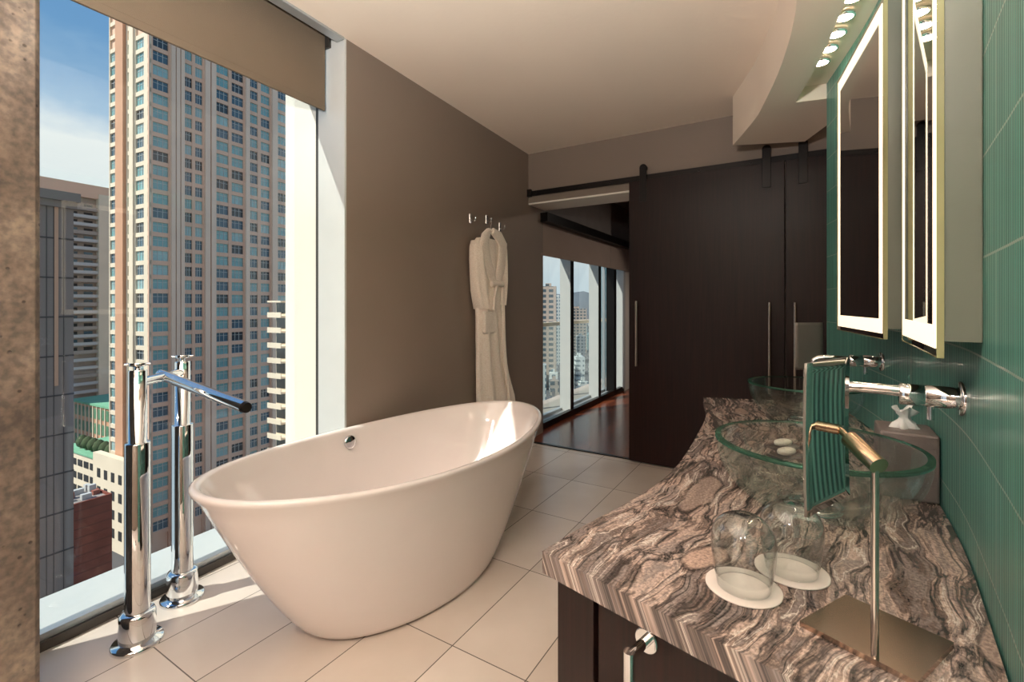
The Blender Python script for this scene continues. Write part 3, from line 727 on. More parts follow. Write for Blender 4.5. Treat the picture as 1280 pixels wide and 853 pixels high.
# faucets (local frame: +x out of the wall)
def faucet(p, z, lab):
    q, t, n, s = wall_near(p); ang = math.atan2(n.y, n.x)
    f = thing('wall_faucet', lab, 'faucet', (0, 0, 0), 'wall mounted basin faucets')
    X = Matrix(((0, 0, 1), (0, 1, 0), (-1, 0, 0)))
    obj('escutcheon', MB().lathe([(.036, 0), (.036, .005), (.034, .008), (.022, .008)], (0, 0, 0), 'chrome', 44, rot=X), None, f)
    obj('valve_body', MB().lathe([(.023, .006), (.023, .060), (.0215, .061), (.0215, .063), (.023, .064), (.023, .102), (.021, .105)], (0, 0, 0), 'chrome', 44, rot=X), None, f)
    obj('spout', MB().tube([(.10, 0, .006), (.15, 0, .007), (.185, 0, .007), (.205, 0, .004), (.218, 0, -.004), (.224, 0, -.014)], [.0125, .012, .012, .012, .0115, .011], 'chrome', 26), None, f)
    obj('lever', MB().tube([(.052, 0, -.018), (.052, 0, -.05)], .0062, 'chrome', 18), None, f)
    f.location = (q.x, q.y, z); f.rotation_euler = (0, 0, ang); return f
fa = wall_at_u(1205); faucet(fa, 1.105, 'chrome wall faucet reaching over the nearest glass sink')
fb_ = wall_at_u(1103); faucet(fb_, 1.085, 'chrome wall faucet above the far glass sink')
# ------------------------------------------------------------------ lit mirror cabinets
def mirror_cab(pn, pf, zb, zt, lab):
    pn, pf = Vector(pn), Vector(pf); t = (pf-pn).normalized(); n = Vector((-t.y, t.x)); L = (pf-pn).length
    c = thing('mirror_cabinet', lab, 'mirror', (*((pn+pf)/2), zb), 'lit mirror cabinets above the sinks')
    def bx(a0, a1, n0, n1, z0, z1_, m): return MB().box(a0, a1, n0, n1, z0, z1_, m, t, n, (pn.x, pn.y, 0))
    dn = (pn-wall_near(pn)[0]).length; df = (pf-wall_near(pf)[0]).length
    qn, qf = wall_near(pn)[0], wall_near(pf)[0]
    a, b = pn-n*.008+t*.002, pf-n*.008-t*.002
    obj('cabinet_box', MB().prism([tuple(a), tuple(qn+t*.004), tuple(qf-t*.004), tuple(b)], zb+.028, zt-.01, 'cab_grey'), None, c, bevel=.002)
    obj('mirror_glass', bx(0, L, -.007, 0, zb, zt, 'mirror'), None, c)
    ed = MB()
    ed.box(-.0012, 0, -.009, .0012, zb-.001, zt, 'glass_edge', t, n, (pn.x, pn.y, 0)); ed.box(0, L, -.009, .0012, zb-.0022, zb, 'glass_edge', t, n, (pn.x, pn.y, 0)); ed.box(L, L+.0012, -.009, .0012, zb-.001, zt, 'glass_edge', t, n, (pn.x, pn.y, 0))
    obj('glass_edge', ed, None, c)
    lit = MB(); w = .026; g = .014
    lit.box(g, g+w, .0, .0012, zb+g, zt-g, 'mirror_light', t, n, (pn.x, pn.y, 0)); lit.box(L-g-w, L-g, .0, .0012, zb+g, zt-g, 'mirror_light', t, n, (pn.x, pn.y, 0))
    lit.box(g+w, L-g-w, .0, .0012, zb+g, zb+g+.042, 'mirror_light', t, n, (pn.x, pn.y, 0)); lit.box(g+w, L-g-w, .0, .0012, zt-g-.042, zt-g, 'mirror_light', t, n, (pn.x, pn.y, 0))
    obj('light_border', lit, None, c); return c
mirror_cab((.755, .842), (1.03, 1.252), 1.207, 2.18, 'lit mirror cabinet with grey side panel nearest the camera')
mirror_cab((1.058, 1.35), (1.283, 1.87), 1.203, 2.18, 'lit mirror cabinet above the far glass sink')
# ------------------------------------------------------------------ cosmetic mirrors
def cosmetic():
    f = thing('shaving_mirror', '', 'mirror', (0, 0, 0), 'tilting mirrors on the counter')
    base = Vector((.500, .652)); A = Vector((.81, -.586)); B = Vector((.586, .81))
    g = [Vector((.3985, .6585)), Vector((.4949, .7035)), Vector((.6582, .7037)), Vector((.575, .633))]
    # base plate outline, read on the counter
    pl = []
    for (u, v) in ((999, 774), (1057, 741), (1193, 801), (1147, 849.5)):
        y = F*(H-ZV-.012)/(v-V0); pl.append((ray_r(u)*y, y))
    bp_ = MB().prism(pl, ZV+.001, ZV+.009, 'bronze_plate'); o = obj('base_plate', bp_, None, f, bevel=.0015); o['label'] = 'bronze toned polished base plate'
    y = F*(H-ZV-.012)/(818-V0); px = Vector((ray_r(1093.5)*y, y))
    ztop = zat(573, y)
    obj('pole', MB().tube([(px.x, px.y, ZV+.009), (px.x, px.y, ztop)], .0048, 'nickel', 18), None, f)
    yl, yr = .70, .785; tl = Vector((ray_r(1009)*yl, yl)); trr = Vector((ray_r(1062.5)*yr, yr)); z1_, z0 = 1.213, .985
    t = (trr-tl).normalized(); n = Vector((t.y, -t.x)); w = (trr-tl).length; mb = MB()
    rows_ = 14; cols = 8; vs = []
    for side in (0, 1):
        for i in range(rows_+1):
            for j in range(cols+1):
                s = j/cols; z = z0+(z1_-z0)*i/rows_; cv = .002*(2*i/rows_-1)**2
                q = tl+t*(w*s)+n*(cv-.006+(.004 if side else 0)); vs.append((q.x, q.y, z))
    k = (rows_+1)*(cols+1); fs = []; fm = []
    for i in range(rows_):
        for j in range(cols):
            a = i*(cols+1)+j; fs.append((a, a+cols+1, a+cols+2, a+1)); fm.append((k+a, k+a+1, k+a+cols+2, k+a+cols+1))
    edge = [j for j in range(cols+1)]+[(i+1)*(cols+1)-1 for i in range(1, rows_+1)]+[rows_*(cols+1)+j for j in range(cols-1, -1, -1)]+[i*(cols+1) for i in range(rows_-1, 0, -1)]
    fe = [(edge[i], edge[(i+1) % len(edge)], k+edge[(i+1) % len(edge)], k+edge[i]) for i in range(len(edge))]
    mb.add(vs, fs+fe, 'satin_back', True); mb.mats.append('mirror_dim'); b0 = len(mb.f)
    for q in fm: mb.f.append(list(q)); mb.mi.append(1); mb.sm.append(True)
    obj('mirror_panel', mb, None, f)
    cen = (tl+trr)/2; zc_ = 1.107; kn = Vector((cen.x+n.x*.014, cen.y+n.y*.014, zc_)); top = Vector((px.x, px.y, ztop-.006))
    obj('pivot_knob', MB().tube([Vector((cen.x-n.x*.004, cen.y-n.y*.004, zc_)), kn], .008, 'brass', 24), None, f)
    dd = (top-kn); cy0 = kn+dd*.30
    obj('arm', MB().tube([kn, cy0], .005, 'brass', 16), None, f)
    obj('arm_joint', MB().tube([cy0, top+dd.normalized()*.008], .0125, 'brass', 26), None, f)
    return f
cm = cosmetic(); cm['label'] = 'rectangular tilting mirror on a bronze base beside the glasses'
# move the origin of the stand to its base without moving its parts
def recentre(root, L):
    L = Vector(L)
    for ch in root.children: ch.location = ch.location-L
    root.location = L
recentre(cm, (.5, .66, ZV))
c2 = dup(cm, (1.470, 2.375, ZV), 2.7, 'rectangular tilting mirror standing behind the far glass sink')
# ------------------------------------------------------------------ tumblers on coasters
tum = None
for i, (x, y) in enumerate(((.4085, .838), (.5235, .889))):
    co = obj('coaster', MB().lathe([(.058, 0), (.062, .0012), (.062, .0028), (.060, .0032), (.030, .0032), (.028, .0026), (.001, .0026)], (x, y, ZV), 'paper', 56))
    tag(co, ['round white paper coaster under the left upturned glass', 'round white paper coaster under the right upturned glass'][i], 'coaster', 'paper coasters')
    if tum is None:
        h = .128; pr = []
        for k in range(25):
            t = k/24; zz = .0+h*t
            r = .043+.010*math.sin(min(1, t/.62)*PI/2) if t < .62 else .053*math.sqrt(max(0, 1-((t-.62)/.38)**2.3))
            pr.append((max(r, .0012), zz))
        inn = [(max(r-.0016, .0008), min(z, h-.003)) for r, z in reversed(pr)]
        tum = obj('drinking_glass', MB().lathe([*pr, *inn, pr[0]], (x, y, ZV+.0034), 'tumbler_glass', 64, cap0=False, cap1=False))
        tag(tum, 'clear stemless glass upside down on the left coaster', 'glass', 'upturned glasses')
        gx, gy = x, y
    else:
        c = tum.copy(); C.objects.link(c); c.location = tum.location+Vector((x-gx, y-gy, 0)); c['label'] = 'clear stemless glass upside down on the right coaster'
# tissue box
tb = thing('tissue_box', 'grey leather tissue box cover standing behind the near glass sink', 'tissue box', (1.07, 1.38, ZV))
q, t, n, s = wall_near(wall_at_u(1170)); q = q+n*.003
obj('box_cover', MB().box(-.068, .068, 0, .12, ZV+.001, ZV+.172, 'leather', t, n, (q.x, q.y, 0)), None, tb, bevel=.006)
tc_ = q+n*.06; rings = []
for k, (r, z) in enumerate(((.030, 0), (.024, .012), (.013, .022), (.011, .030), (.020, .044), (.026, .052))):
    rings.append([(tc_.x+r*(1+.35*math.sin(5*a+k))*math.cos(a), tc_.y+r*(1+.35*math.sin(5*a+k))*math.sin(a)*.7, ZV+.171+z+(.008*math.sin(3*a) if k > 3 else 0)) for a in (2*PI*j/30 for j in range(30))])
obj('tissue', MB().loft(rings, 'tissue', cap1=False), None, tb)
# soaps on trays
for i, (x, y) in enumerate(((.900, 1.555), (.945, 1.655))):
    tg = ['further', 'nearer'][1-i]
    L_ = ['dark little tray under the nearer white soap bar', 'dark little tray under the further white soap bar'][i]
    t_ = Vector((.93, .36)).normalized(); n_ = Vector((-t_.y, t_.x))
    o = obj('soap_dish', MB().box(-.055, .055, -.032, .032, ZV+.0008, ZV+.009, 'soap_tray', t_, n_, (x, y, 0)), None, None, bevel=.002); tag(o, L_, 'soap dish', 'soap dishes')
    ring = []
    for (r, z) in ((.6, 0), (.92, .004), (1, .010), (.92, .016), (.6, .020), (.02, .021)):
        ring.append([(x+t_.x*.036*r*math.cos(a)+n_.x*.021*r*math.sin(a), y+t_.y*.036*r*math.cos(a)+n_.y*.021*r*math.sin(a), ZV+.0092+z) for a in (2*PI*k/36 for k in range(36))])
    o = obj('soap_bar', MB().loft(ring, 'soap')); tag(o, ['white oval soap bar on the nearer dark tray', 'white oval soap bar on the further dark tray'][i], 'soap', 'soap bars')

# ------------------------------------------------------------------ bedroom shell and glazing
sB = w0.dot(DB)
def su(u, off=0): return on_line(u, DB, NB, nb+off).dot(DB)
s0 = su(681)-.25; s1 = su(776)
mb = MB(); mb.box(s0, s1+.9, nb-.03, nb+.02, 0, .07, 'black_steel', DB, NB); mb.box(s0, s1+.9, nb+.02, nb+.22, -.02, .05, 'alu', DB, NB)
struct('trim_5', mb)
mb = MB(); mb.box(s0, s1+3, nb-.04, nb+.3, 2.22, 3.0, 'grey_bedroom', DB, NB)
struct('wall_bedroom_window', mb)
mb = MB(); mb.box(s0, s1+3, nb-.16, nb-.0, 2.13, 2.22, 'black_steel', DB, NB); struct('beam_bedroom', mb)
for i, (ua, ub) in enumerate(((713, 715), (748, 750))):
    sa = su(ua); m_ = MB().box(sa, sa+.07, nb-.0, nb+.135, .05, 2.22, 'jamb_white', DB, NB); m_.box(sa, sa+.07, nb-.012, nb-.0, .05, 2.22, 'black_steel', DB, NB)
    struct('trim_%d' % (6+i), m_)
m_ = MB(); sa = su(766); m_.box(sa, sa+.10, nb-.02, nb+.10, .05, 2.22, 'black_steel', DB, NB); m_.box(su(776)-.02, su(776)+.06, nb-.05, nb+.14, .05, 2.22, 'jamb_white', DB, NB)
m_.box(su(776)+.06, su(776)+3, nb-.05, nb+.14, 0, 2.22, 'white_paint', DB, NB); struct('trim_8', m_)
w2 = struct_root('window_2', (*(DB*sB+NB*(nb+.14)), 0)); obj('glass_pane', MB().box(s0, s1, nb+.137, nb+.143, .05, 2.22, 'pane', DB, NB), None, w2)
obj('window_frame', MB().box(su(766)-.03, su(766), nb+.11, nb+.15, .05, 2.22, 'alu', DB, NB).box(s0, su(766), nb+.11, nb+.15, .05, .08, 'alu', DB, NB), None, w2)
bb = thing('roller_blind', 'taupe roller blind across the top of the bedroom windows', 'blind', (*(DB*sB+NB*(nb-.07)), 1.80))
smid = su(757)
obj('blind_fabric', MB().box(s0, smid-.006, nb-.072, nb-.068, 1.82, 2.14, 'blind_bedroom', DB, NB), None, bb)
obj('blind_fabric', MB().box(smid+.006, s1+.3, nb-.072, nb-.068, 1.82, 2.14, 'blind_bedroom', DB, NB), None, bb)
obj('bottom_bar', MB().box(s0, s1+.3, nb-.078, nb-.062, 1.80, 1.825, 'blind_bedroom', DB, NB), None, bb, bevel=.003)
mb = MB().prism([tuple(p) for p in (DB*(s0-2)+NB*(nb+.3), DB*(s1+3)+NB*(nb+.3), b3, b4)], 2.75, 2.95); struct('ceiling_bedroom', mb, 'grey_bedroom')
mb = MB().box(s1+2.4, s1+2.5, nb-7, nb+.2, 0, 2.75, 'grey_bedroom', DB, NB); struct('wall_bedroom_far', mb)
mb = MB().box(4.5, 4.6, MW, 10, 0, 2.75, 'grey_bedroom', E, M); struct('wall_bedroom_right', mb)
mb = MB().box(s1-.6, s1+2.3, nb-2.6, nb-.3, 2.35, 2.75, 'black_steel', DB, NB); struct('beam_bedroom.001', mb)
# balcony with rail
mb = MB().box(s0-.2, s1+3, nb+.3, nb+.80, -.25, -.06, 'far_concrete', DB, NB); struct('balcony_slab', mb)
br_ = thing('balcony_railing', 'beige railing with glass panels outside the bedroom windows', 'railing', (*(DB*sB+NB*(nb+.7)), -.06))
obj('top_rail', MB().box(s0-.2, s1+3, nb+.68, nb+.74, 1.00, 1.05, 'cream_wall', DB, NB), None, br_)
obj('glass_panel', MB().box(s0-.2, s1+3, nb+.705, nb+.712, 0, 1.0, 'pane', DB, NB), None, br_)
for k in range(9):
    s = s0-.1+k*1.15; obj('baluster', MB().box(s, s+.04, nb+.69, nb+.73, -.06, 1.0, 'cream_wall', DB, NB), None, br_)

# ------------------------------------------------------------------ city outside
GZ = -52
mb = MB().box(-1500, 2500, 14, 4000, GZ-1, GZ, 'asphalt'); o = struct('ground', mb)
# main tower: local frame along the facade (D) and along the lit flank (N)
T0 = Vector((-76.4, 100)); TN = T0.dot(N); TD = T0.dot(D)
tw = thing('office_tower', 'tall beige stone tower with rows of teal windows filling the bathroom window', 'building', (T0.x, T0.y, GZ))
obj('tower_body', MB().box(TD+.35, TD+40, TN+.35, TN+17.6, GZ, 96, 'tower_stone', D, N), None, tw)
def s_f(u):
    r = ray_r(u); return (r*T0.y-T0.x)/(D.x-r*D.y)
def s_l(u):
    r = ray_r(u); return (r*T0.y-T0.x)/(N.x-r*N.y)
pitch = 3.043; ztopw = 57.0+1.5; nrow = 37
cols = [(185.8, 189.2), (191, 210.5), (231, 240), (244, 253), (270, 285.5), (289.5, 304), (311.5, 322), (326, 337), (347, 359.5), (362.5, 366)]
lcols = [(137.5, 147.5), (159.5, 162.8), (169.5, 180)]
# stone: spandrels and piers in front of the recessed windows
def face_boxes(mb, cs, sf, end, along):
    A, B, a0, b0 = (D, N, TD, TN) if along == 'f' else (N, D, TN, TD)
    edges = [0]+[x for c in cs for x in sorted((sf(c[0]), sf(c[1])))]+[end]
    edges.sort()
    return A, B, a0, b0, edges
pi_ = obj('facade_piers', MB(), 'tower_stone', tw) if False else None
mbf = MB(); mbl = MB()
A, B, a0, b0, ed = face_boxes(mbf, cols, s_f, 40, 'f')
for i in range(0, len(ed)-1, 2): mbf.box(a0+ed[i], a0+ed[i+1], b0-.05, b0+.45, GZ, 96, 'tower_stone', A, B)
for k in range(52):
    z = ztopw+9*pitch-k*pitch
    if z > GZ+1: mbf.box(a0, a0+38, b0+.02, b0+.45, z-.02, z+.90, 'tower_stone', A, B)
obj('facade', mbf, None, tw)
for (ua, ub, n_) in ((212, 229.5, 3), (254, 269, 2), (304.8, 311, 1), (337.8, 346, 1)):
    m2 = MB(); x0, x1 = s_f(ua), s_f(ub)
    for j in range(n_):
        w = (x1-x0)/n_; m2.box(a0+x0+j*w+.1*w, a0+x0+(j+1)*w-.1*w, b0-.75, b0+.1, GZ, 96, 'tower_stone_pale', A, B)
    obj('pilaster', m2, None, tw)
A, B, a0, b0, ed = face_boxes(mbl, lcols, s_l, 17.6, 'l')
for i in range(0, len(ed)-1, 2): mbl.box(a0+ed[i], a0+ed[i+1], b0-.05, b0+.45, GZ, 96, 'cream_wall', A, B)
for k in range(52):
    z = ztopw+9*pitch-k*pitch
    if z > GZ+1: mbl.box(a0, a0+17.6, b0+.02, b0+.45, z-.02, z+.90, 'cream_wall', A, B)
obj('lit_flank', mbl, None, tw)
x0, x1 = sorted((s_l(148.5), s_l(158))); obj('pilaster', MB().box(a0+x0, a0+x1, b0-.7, b0+.1, GZ, 96, 'tower_stone_orange', A, B), None, tw)
x0, x1 = sorted((s_l(163.5), s_l(168.5))); obj('pilaster', MB().box(a0+x0, a0+x1, b0-.4, b0+.1, GZ, 96, 'cream_wall', A, B), None, tw)
wins = []
for (cs, sf, A, B, a0, b0) in ((cols, s_f, D, N, TD, TN), (lcols, s_l, N, D, TN, TD)):
    for ci, c in enumerate(cs):
        x0, x1 = sorted((sf(c[0]), sf(c[1])))
        for k in range(nrow):
            z = ztopw-k*pitch-pitch+.9
            if z < GZ+2: continue
            area = (c[1]-c[0])/(100+x0*A.y)
            wins.append((area, x0, x1, z, A, B, a0, b0))
wins.sort(key=lambda w: -w[0])
def win_mesh(mb, w, gm):
    _, x0, x1, z, A, B, a0, b0 = w; zz = z+pitch-.92
    mb.box(a0+x0, a0+x1, b0+.30, b0+.40, z, zz, gm, A, B)
    k = 3 if x1-x0 > 1.4 else 1
    for j in range(1, k): x = x0+(x1-x0)*j/k; mb.box(a0+x-.05, a0+x+.05, b0+.22, b0+.30, z, zz, 'unit_white', A, B)
    mb.box(a0+x0, a0+x1, b0+.22, b0+.30, z+.0, z+.07, 'unit_white', A, B); mb.box(a0+x0, a0+x1, b0+.24, b0+.30, z+1.4, z+1.48, 'unit_white', A, B)
rest = MB(); gms = ['win_teal', 'win_blue', 'win_dark', 'win_pale', 'win_teal', 'win_blue']
for i, w in enumerate(wins):
    gm = random.choice(gms)
    if i < 100: m2 = MB(); win_mesh(m2, w, gm); obj('window', m2, None, tw)
    else: win_mesh(rest, w, gm)
o = obj('upper_windows', rest, None, tw); o['kind'] = 'stuff'
# neighbours stand on the tower's street grid
def DX(b, K, a0, a1, b0, b1, z0, z1_, m): return b.box(K.dot(D)+a0, K.dot(D)+a1, K.dot(N)+b0, K.dot(N)+b1, z0, z1_, m, D, N)
def KP(u, y): return Vector((ray_r(u)*y, y))
# podium block by the tower's foot
pd = thing('podium_building', 'cream low block with dark square windows at the foot of the tower', 'building', (-76, 97, GZ))
K = KP(176, 97); zt_ = zat(584, 97)
obj('wall', DX(MB(), K, 0, 1.4, 0, 21, GZ, zt_, 'cream_wall'), None, pd)
for k in range(4):
    for j in range(6):
        obj('window', DX(MB(), K, -.08, .05, 1.5+j*3.2, 2.9+j*3.2, zt_-5.2-k*4.0, zt_-3.2-k*4.0, 'dark_opening'), None, pd)
# slate tower at the far left
y = 45.0; K = KP(92, y)
sl = thing('slate_tower', 'grey panelled building in shade at the left edge of the window view', 'building', (K.x, K.y, GZ))
mb = DX(MB(), K, -30, 0, 0, 14, GZ, zat(262, y), 'slate_panel'); DX(mb, K, -30, .15, -.35, 14, zat(262, y), zat(254, y), 'slate_panel'); DX(mb, K, -30, .3, -.7, 14, zat(254, y), zat(243, y), 'slate_panel')
obj('wall', mb, None, sl)
m2 = MB()
for v in range(300, 900, 48): z = zat(v, y); DX(m2, K, -30, .02, -.05, .02, z-.07, z+.07, 'slate_line')
for a_ in (-.75, -1.45, -1.95): DX(m2, K, a_, a_+.04, -.05, .02, GZ, zat(262, y), 'slate_line')
obj('panel_joints', m2, None, sl)
obj('pilaster', DX(MB(), K, -1.4, -1.12, -.08, .02, zat(480, y), zat(262, y), 'tower_stone_orange'), None, sl)
# apartment block with balconies
y = 170.0; K = KP(133, y)
ab = thing('apartment_block', 'concrete high-rise with stacked balconies between slate building and stone tower', 'building', (K.x, K.y, GZ))
mb = DX(MB(), K, -50, 0, 0, 26, GZ, zat(252, y), 'far_concrete'); DX(mb, K, -50, .6, -1.8, 26, zat(252, y), zat(236, y), 'tower_stone'); DX(mb, K, -3.0, 0, -2.2, .1, GZ, zat(246, y), 'cream_wall')
obj('wall', mb, None, ab)
zt_ = zat(258, y); k = 0
while zt_-k*2.75 > GZ+3:
    z = zt_-k*2.75
    m2 = DX(MB(), K, -34, -3.0, -1.6, 0, z-2.75, z-2.45, 'far_concrete'); DX(m2, K, -34, -3.0, -1.65, -1.5, z-2.45, z-1.5, 'unit_white' if k % 3 else 'far_concrete')
    obj('balcony', m2, None, ab)
    for j in range(5):
        if k < 19: obj('window', DX(MB(), K, -6.4-j*4.2, -4.0-j*4.2, -.12, .05, z-2.4, z-.5, random.choice(['win_dark', 'dark_opening', 'win_blue', 'dark_opening'])), None, ab)
    k += 1
# green roofed low building
y = 142.0; K = KP(138, y); zt_ = zat(509, y)
gr_ = thing('green_roofed_building', 'low brick building with pale green roof below the balconied high-rise', 'building', (K.x, K.y, GZ))
obj('wall', DX(MB(), K, 0, 17, 0, 26, GZ, zt_-.6, 'tower_stone_orange'), None, gr_); obj('roof', DX(MB(), K, -.5, 17, -.5, 26, zt_-.6, zt_, 'green_roof'), None, gr_)
for j in range(9):
    for k in range(4): obj('window', DX(MB(), K, -.12, .05, .9+j*2.6, 2.5+j*2.6, zt_-4.6-k*4.6, zt_-1.4-k*4.6, 'win_green'), None, gr_)
    obj('pier', DX(MB(), K, -.3, .0, 2.7+j*2.6, 3.15+j*2.6, GZ, zt_-.6, 'cream_wall'), None, gr_)
# parking deck
y = 112.0; K = KP(137, y); zt_ = zat(580, y)
pkd = thing('parking_building', 'cream open-sided parking building in front of the green roofed building', 'building', (K.x, K.y, GZ))
obj('wall', DX(MB(), K, 0, 11, 0, 27, GZ, zt_, 'cream_wall'), None, pkd); obj('roof', DX(MB(), K, -.3, 11, 0, 27, zt_, zt_+.4, 'green_roof'), None, pkd)
for k in range(5):
    for j in range(8): obj('opening', DX(MB(), K, -.1, .05, .9+j*3.3, 3.3+j*3.3, zt_-3.0-k*3.3, zt_-1.4-k*3.3, 'dark_opening'), None, pkd)
for j in range(7):
    q = K+D*2.2+N*(1.5+j*3.1); o = obj('shrub', MB().lathe([(.3, 0), (1.2, .6), (1.45, 1.6), (1.1, 2.6), (.3, 3.3)], (q.x, q.y, zt_+.4), 'foliage', 12)); tag(o, 'dark green shrub on the parking building roof', 'shrub', 'roof shrubs')
# brick building
y = 72.0; K = KP(140, y); zt_ = zat(620, y)
bk = thing('brick_building', 'dark red brick building low in the window view beside the slate tower', 'building', (K.x, K.y, GZ))
obj('wall', DX(MB(), K, -22, 0, 0, 8, GZ, zt_, 'red_brick'), None, bk)
m2 = DX(MB(), K, -22, 0, 0, .3, zt_, zt_+.35, 'red_brick'); DX(m2, K, -.3, 0, .3, 8, zt_, zt_+.35, 'red_brick'); obj('parapet', m2, None, bk)
obj('roof', DX(MB(), K, -21.7, -.3, .3, 7.8, zt_-.02, zt_+.04, 'roof_gravel'), None, bk)
for j in range(14):
    a_, b_ = -12+random.random()*11, .8+random.random()*5.6; obj('rooftop_unit', DX(MB(), K, a_, a_+.6+random.random(), b_, b_+.7, zt_+.05, zt_+.5+.8*random.random(), random.choice(['unit_red', 'unit_white', 'roof_gravel'])), None, bk)
# balconied building at the right of the window view
y = 80.0; K = KP(368, y); zt_ = zat(376, y)
rbld = thing('balcony_building', 'cream narrow building with stepped balconies right of the stone tower', 'building', (K.x, K.y, GZ))
mb = DX(MB(), K, 0, 10, 0, 2.3, GZ, zt_+1.6, 'cream_wall'); DX(mb, K, .6, 10, 2.3, 5.6, GZ, zt_, 'cream_wall'); DX(mb, K, -.1, .3, 1.0, 1.4, zt_+1.6, zt_+6.5, 'cream_wall'); DX(mb, K, -.25, 0, .9, 1.5, GZ, zt_+3.4, 'tower_stone_pale')
obj('wall', mb, None, rbld)
k = 0
while zt_-k*2.6 > GZ+3:
    z = zt_-k*2.6; m2 = DX(MB(), K, -.9, .65, 2.3, 5.9, z-.3, z, 'cream_wall'); DX(m2, K, -.9, -.8, 2.3, 5.9, z-2.6, z-2.0, 'cream_wall'); obj('balcony', m2, None, rbld)
    obj('window', DX(MB(), K, .5, .65, 2.6, 5.4, z-2.2, z-.4, 'win_dark'), None, rbld); k += 1
# distant city seen through the bedroom windows and ahead
def citybox(u, y, w, dep, vt, m, lab, grp=None):
    x = ray_r(u)*y; z = zat(vt, y); ang = random.uniform(-.15, .15); A4 = Vector((math.cos(ang), math.sin(ang))); B4 = Vector((-A4.y, A4.x))
    mb = MB(); mb.box(-w/2, w/2, 0, dep, GZ, z, m, A4, B4, (x, y, 0)); mb.box(-w*.25, w*.15, dep*.3, dep*.6, z, z+max(2, w*.12), m, A4, B4, (x, y, 0))
    o = obj('city_building', mb); tag(o, lab, 'building', grp); return o
citybox(686, 300, 9, 9, 358, 'city_b', 'brownish block at the left edge of the bedroom view')
citybox(697, 420, 16, 14, 372, 'city_a', 'pale gridded block beside the brownish block in the bedroom view')
citybox(760, 168, 7, 8, 338, 'city_c', 'tall teal glass tower at the right of the bedroom view')
citybox(753, 262, 4, 6, 352, 'city_d', 'slim white tower beside the teal glass tower')
citybox(722, 520, 20, 20, 386, 'city_b', 'bluish grey block low in the middle of the bedroom view')
mats_ = ['city_a', 'city_b', 'city_c', 'city_d']
k = 0
for y in (150, 185, 230, 290, 360, 450, 560, 700, 880, 1150):
    for j in range(7):
        u = 672+j*17+random.uniform(-2, 2)+(y % 7)
        top = V0+(H-(GZ+random.uniform(6, 26)))/y*F
        if top < 392 and y < 500: top = 396
        citybox(u, y+random.uniform(-4, 4), y*.018, y*.018, max(top, 386), random.choice(mats_), 'small pale city block far below the bedroom windows', 'distant city blocks')
mb = MB(); vs = []
hp_ = [(ray_r(u)*2600, 2600+200*math.sin(u*.05)) for u in range(400, 1000, 25)]
hz_ = [zat(372+6*math.sin(u*.021+2.6)+2*math.sin(u*.11), 2600) for u in range(400, 1000, 25)]
n_ = len(hp_); mb.add([(x, y_, GZ) for x, y_ in hp_]+[(x, y_+60, z) for (x, y_), z in zip(hp_, hz_)]+[(x, y_+600, GZ) for x, y_ in hp_], [(i, i+1, n_+i+1, n_+i) for i in range(n_-1)]+[(n_+i, n_+i+1, 2*n_+i+1, 2*n_+i) for i in range(n_-1)], 'hill', True)
o = obj('hills', mb); o['kind'] = 'structure'

# ------------------------------------------------------------------ world, sun, added fill lamps
w = bpy.data.worlds.new('world'); sc.world = w; w.use_nodes = True; nt = w.node_tree; bg = nt.nodes['Background']
tc = nd(nt, 'TexCoord'); sp = nd(nt, 'SeparateXYZ'); nt.links.new(tc.outputs['Generated'], sp.inputs[0])
mp = nd(nt, 'Mapping'); mp.inputs['Scale'].default_value = (2.2, 2.2, 5); nt.links.new(tc.outputs['Generated'], mp.inputs[0])
no = nd(nt, 'TexNoise', i_Scale=1.6, i_Detail=6.0, i_Roughness=.55); nt.links.new(mp.outputs[0], no.inputs['Vector'])
h = mth(nt, 'ADD', sp.outputs[2], mth(nt, 'MULTIPLY', mth(nt, 'SUBTRACT', no.outputs[0], .5), .22))
col = ramp(nt, h, [(.0, S((205, 220, 232))), (.12, S((232, 238, 242))), (.25, S((252, 252, 252))), (.31, S((176, 204, 232))), (.40, S((120, 166, 214))), (.8, S((84, 136, 200)))])
nt.links.new(col, bg.inputs[0]); bg.inputs[1].default_value = 1.0
el = math.radians(48); sd = Vector((.873*math.cos(el), .488*math.cos(el), -math.sin(el))).normalized()
sun = bpy.data.lights.new('sun', 'SUN'); sun.energy = 6.4; sun.angle = .009; sun.color = (1, .94, .86)
so_ = bpy.data.objects.new('sun', sun); C.objects.link(so_); so_.rotation_euler = sd.to_track_quat('-Z', 'Y').to_euler(); so_.location = (-20, -20, 40)
# fill lamps added under the ceiling behind the camera to brighten the bathroom
def fill_lamp(x, y, r, watts, lab, down=True):
    t = thing('fill_lamp', lab, 'light', (x, y, ZC-.03), 'round fill lamps added behind the camera')
    obj('housing', MB().lathe([(r+.02, .03), (r+.02, 0), (r, -.004), (r, .0)], (x, y, ZC-.03), 'white_paint', 40, cap0=False, cap1=False), None, t)
    obj('diffuser', MB().lathe([(r, .0), (r, .01)], (x, y, ZC-.03), 'fill_lamp_panel', 40), None, t)
    l = bpy.data.lights.new('fill_light', 'AREA'); l.shape = 'DISK'; l.size = 2*r; l.energy = watts; l.color = (1, .965, .935)
    o = bpy.data.objects.new('fill_light', l); C.objects.link(o); o.location = (x, y, ZC-.045)
for (x, y) in ((-1.1, -1.2), (-.1, -1.1)): fill_lamp(x, y, .16, 22, 'round fill lamp added on the ceiling behind the camera')
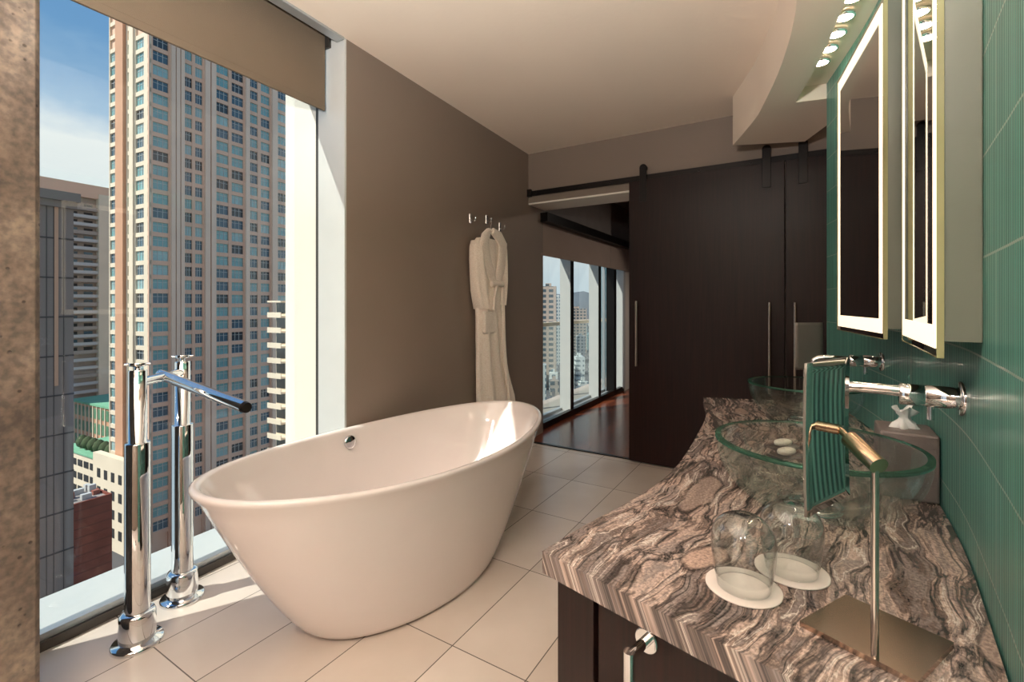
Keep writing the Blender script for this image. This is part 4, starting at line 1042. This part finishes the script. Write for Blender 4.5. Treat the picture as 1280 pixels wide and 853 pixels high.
p = bpy.data.lights.new('bounce', 'AREA'); p.energy = 300; p.size = 1.0; p.color = (1, .965, .935)  # fill light of the added uplighter
TLX, TLY = -.55, -.35
bq = E*(eL+2.2)+M*(MW+2.0); bl_ = thing('bedroom_fill_lamp', 'round fill lamp added on the bedroom ceiling', 'light', (bq.x, bq.y, 2.7)); obj('diffuser', MB().lathe([(.2, 2.70), (.2, 2.748)], (bq.x, bq.y, 0), 'fill_lamp_panel', 40), None, bl_)  # unseen lamp added to lighten the bedroom
l = bpy.data.lights.new('bedroom_fill_light', 'AREA'); l.shape = 'DISK'; l.size = .4; l.energy = 30; l.color = (1, .9, .8); o = bpy.data.objects.new('bedroom_fill_light', l); C.objects.link(o); o.location = (bq.x, bq.y, 2.69)
# unseen uplighter added behind the camera to brighten the ceiling and room
tl_ = thing('fill_uplighter', 'white bowl uplighter added behind the camera as fill light', 'lamp', (TLX, TLY, 0))
obj('pole', MB().tube([(TLX, TLY, .02), (TLX, TLY, 1.6)], .012, 'nickel'), None, tl_); obj('base', MB().lathe([(.14, 0), (.14, .015), (.02, .025)], (TLX, TLY, 0), 'nickel'), None, tl_)
obj('bowl', MB().lathe([(.02, 1.6), (.15, 1.66), (.2, 1.74), (.195, 1.74), (.14, 1.665), (.02, 1.61)], (TLX, TLY, 0), 'white_paint'), None, tl_)
o = bpy.data.objects.new('fill_uplight', p); C.objects.link(o); o.location = (TLX, TLY, 1.76); o.rotation_euler = (PI, 0, 0); p.shape = 'DISK'; p.size = .36
sc.view_settings.view_transform = 'Standard'; sc.view_settings.look = 'None'; sc.view_settings.exposure = 0; sc.view_settings.gamma = 1; sc.view_settings.use_curve_mapping = False
sc.cycles.use_denoising = True; sc.cycles.max_bounces = 10; sc.cycles.diffuse_bounces = 5; sc.cycles.glossy_bounces = 5; sc.cycles.transmission_bounces = 10; sc.cycles.transparent_max_bounces = 16
sc.cycles.sample_clamp_indirect = 6; sc.cycles.caustics_refractive = True; sc.cycles.caustics_reflective = False; sc.cycles.blur_glossy = .5
